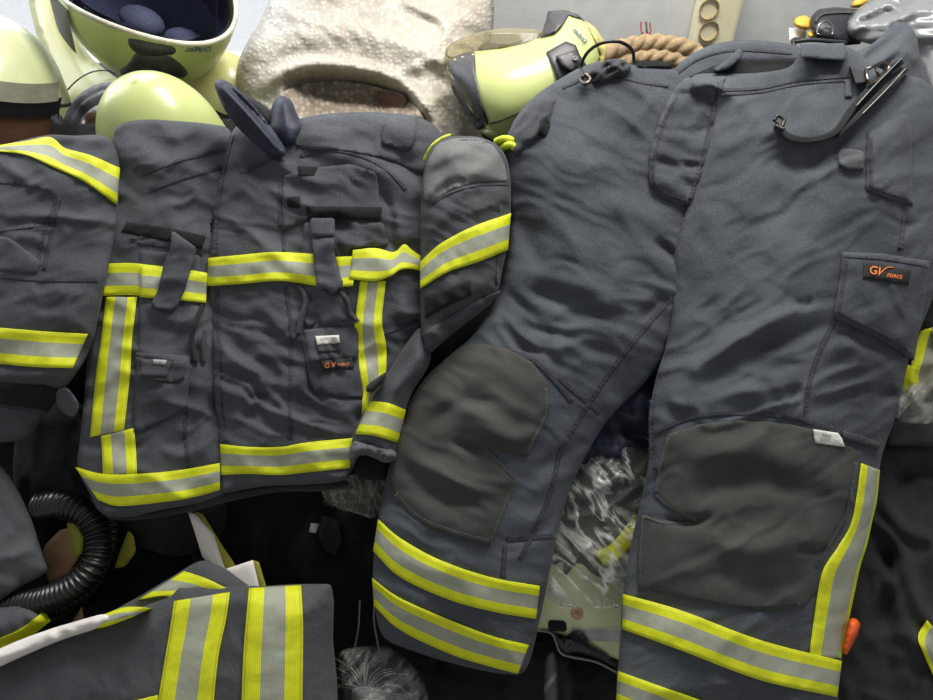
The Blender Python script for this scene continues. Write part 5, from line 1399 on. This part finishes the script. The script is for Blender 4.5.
tubepx('buckle_bar', [(792, 42, 0.03), (812, 40, 0.035), (836, 42, 0.035), (846, 43, 0.03)], 0.0035, M['blk'], hb, frame=FH)
tubepx('side_release', [(794, 46, 0.03), (793, 40, 0.03), (800, 39, 0.03)], 0.003, M['blk'], hb, frame=FH)
for pts, lab in (([(793, 20), (798, 16), (808, 15), (812, 22), (812, 30), (800, 30), (794, 26)], 'rounded yellow plastic grip at the left end of the black harness'),
                 ([(806, 30), (815, 32), (818, 38), (808, 38)], 'small yellow tab tucked under the black harness'),
                 ([(848, 8), (856, -2), (870, -6), (872, 2), (860, 8)], 'yellow plastic tab above the black harness')):
    o, _ = inflate('yellow_grip', pts, 0.012, M['yel'], None, frame=FH, base=-0.01, step=2.5); tag(o, lab, 'grip')
o, _ = sheet('card_tag', [(789, 28), (806, 28), (806, 42), (789, 42)], lambda x, y, d: -0.02+0*x, M['paper'], hb, frame=FH, smooth=0, step=4)
# grey plastic bag, top right
FG = face_frame(900, 30, 1.16, up=0.35)
o, _ = inflate('plastic_bag', [(846, 34), (846, 22), (856, 10), (872, -2), (900, -20), (960, -40), (1010, 0), (1010, 130), (960, 150), (930, 110), (922, 70), (910, 40), (880, 46), (860, 42)], 0.06, M['bag_grey'], None, frame=FG, step=4,
               hf=lambda x, y, d: 0.007*wr(x, y, 9, 5, -12, 5)+.006*wr(x, y, 22, 4, -5, 6))
tag(o, 'large cloudy grey plastic bag in the top right corner behind the waistband', 'plastic bag')

# ================================================================== LIGHT
def area(name, loc, target, size, energy, color, sy=None):
    l = bpy.data.lights.new(name, 'AREA'); l.energy = energy; l.color = color; l.shape = 'RECTANGLE'; l.size = size; l.size_y = sy or size
    o = bpy.data.objects.new(name, l); COL.objects.link(o); o.location = loc
    o.rotation_euler = (Vector(target)-Vector(loc)).to_track_quat('-Z', 'Y').to_euler(); return o
area('ceiling_light', (0.25, 1.15, 2.40), (0.1, 0.80, 1.2), 1.0, 29, (1.0, 0.97, 0.92), 0.3)
area('window_light', (-1.15, WY+0.25, 1.95), (-0.1, 0.9, 1.2), 1.4, 28, (0.93, 0.95, 1.0), 1.1)
w = bpy.data.worlds.new('world'); scene.world = w; w.use_nodes = True
nt = w.node_tree; nt.nodes.clear(); bg = nt.nodes.new('ShaderNodeBackground'); out = nt.nodes.new('ShaderNodeOutputWorld')
bg.inputs[0].default_value = (0.98, 0.99, 1.0, 1); bg.inputs[1].default_value = 0.40
nt.links.new(bg.outputs[0], out.inputs[0])
sun = bpy.data.lights.new('sun', 'SUN'); sun.energy = 1.2; sun.angle = 0.05; sun.color = (1, 0.97, 0.92)
so = bpy.data.objects.new('sun', sun); COL.objects.link(so); so.rotation_euler = (math.radians(-38), math.radians(-20), 0); so.location = (-2, 4, 5)
scene.view_settings.view_transform = 'Standard'
scene.view_settings.exposure = 0.0
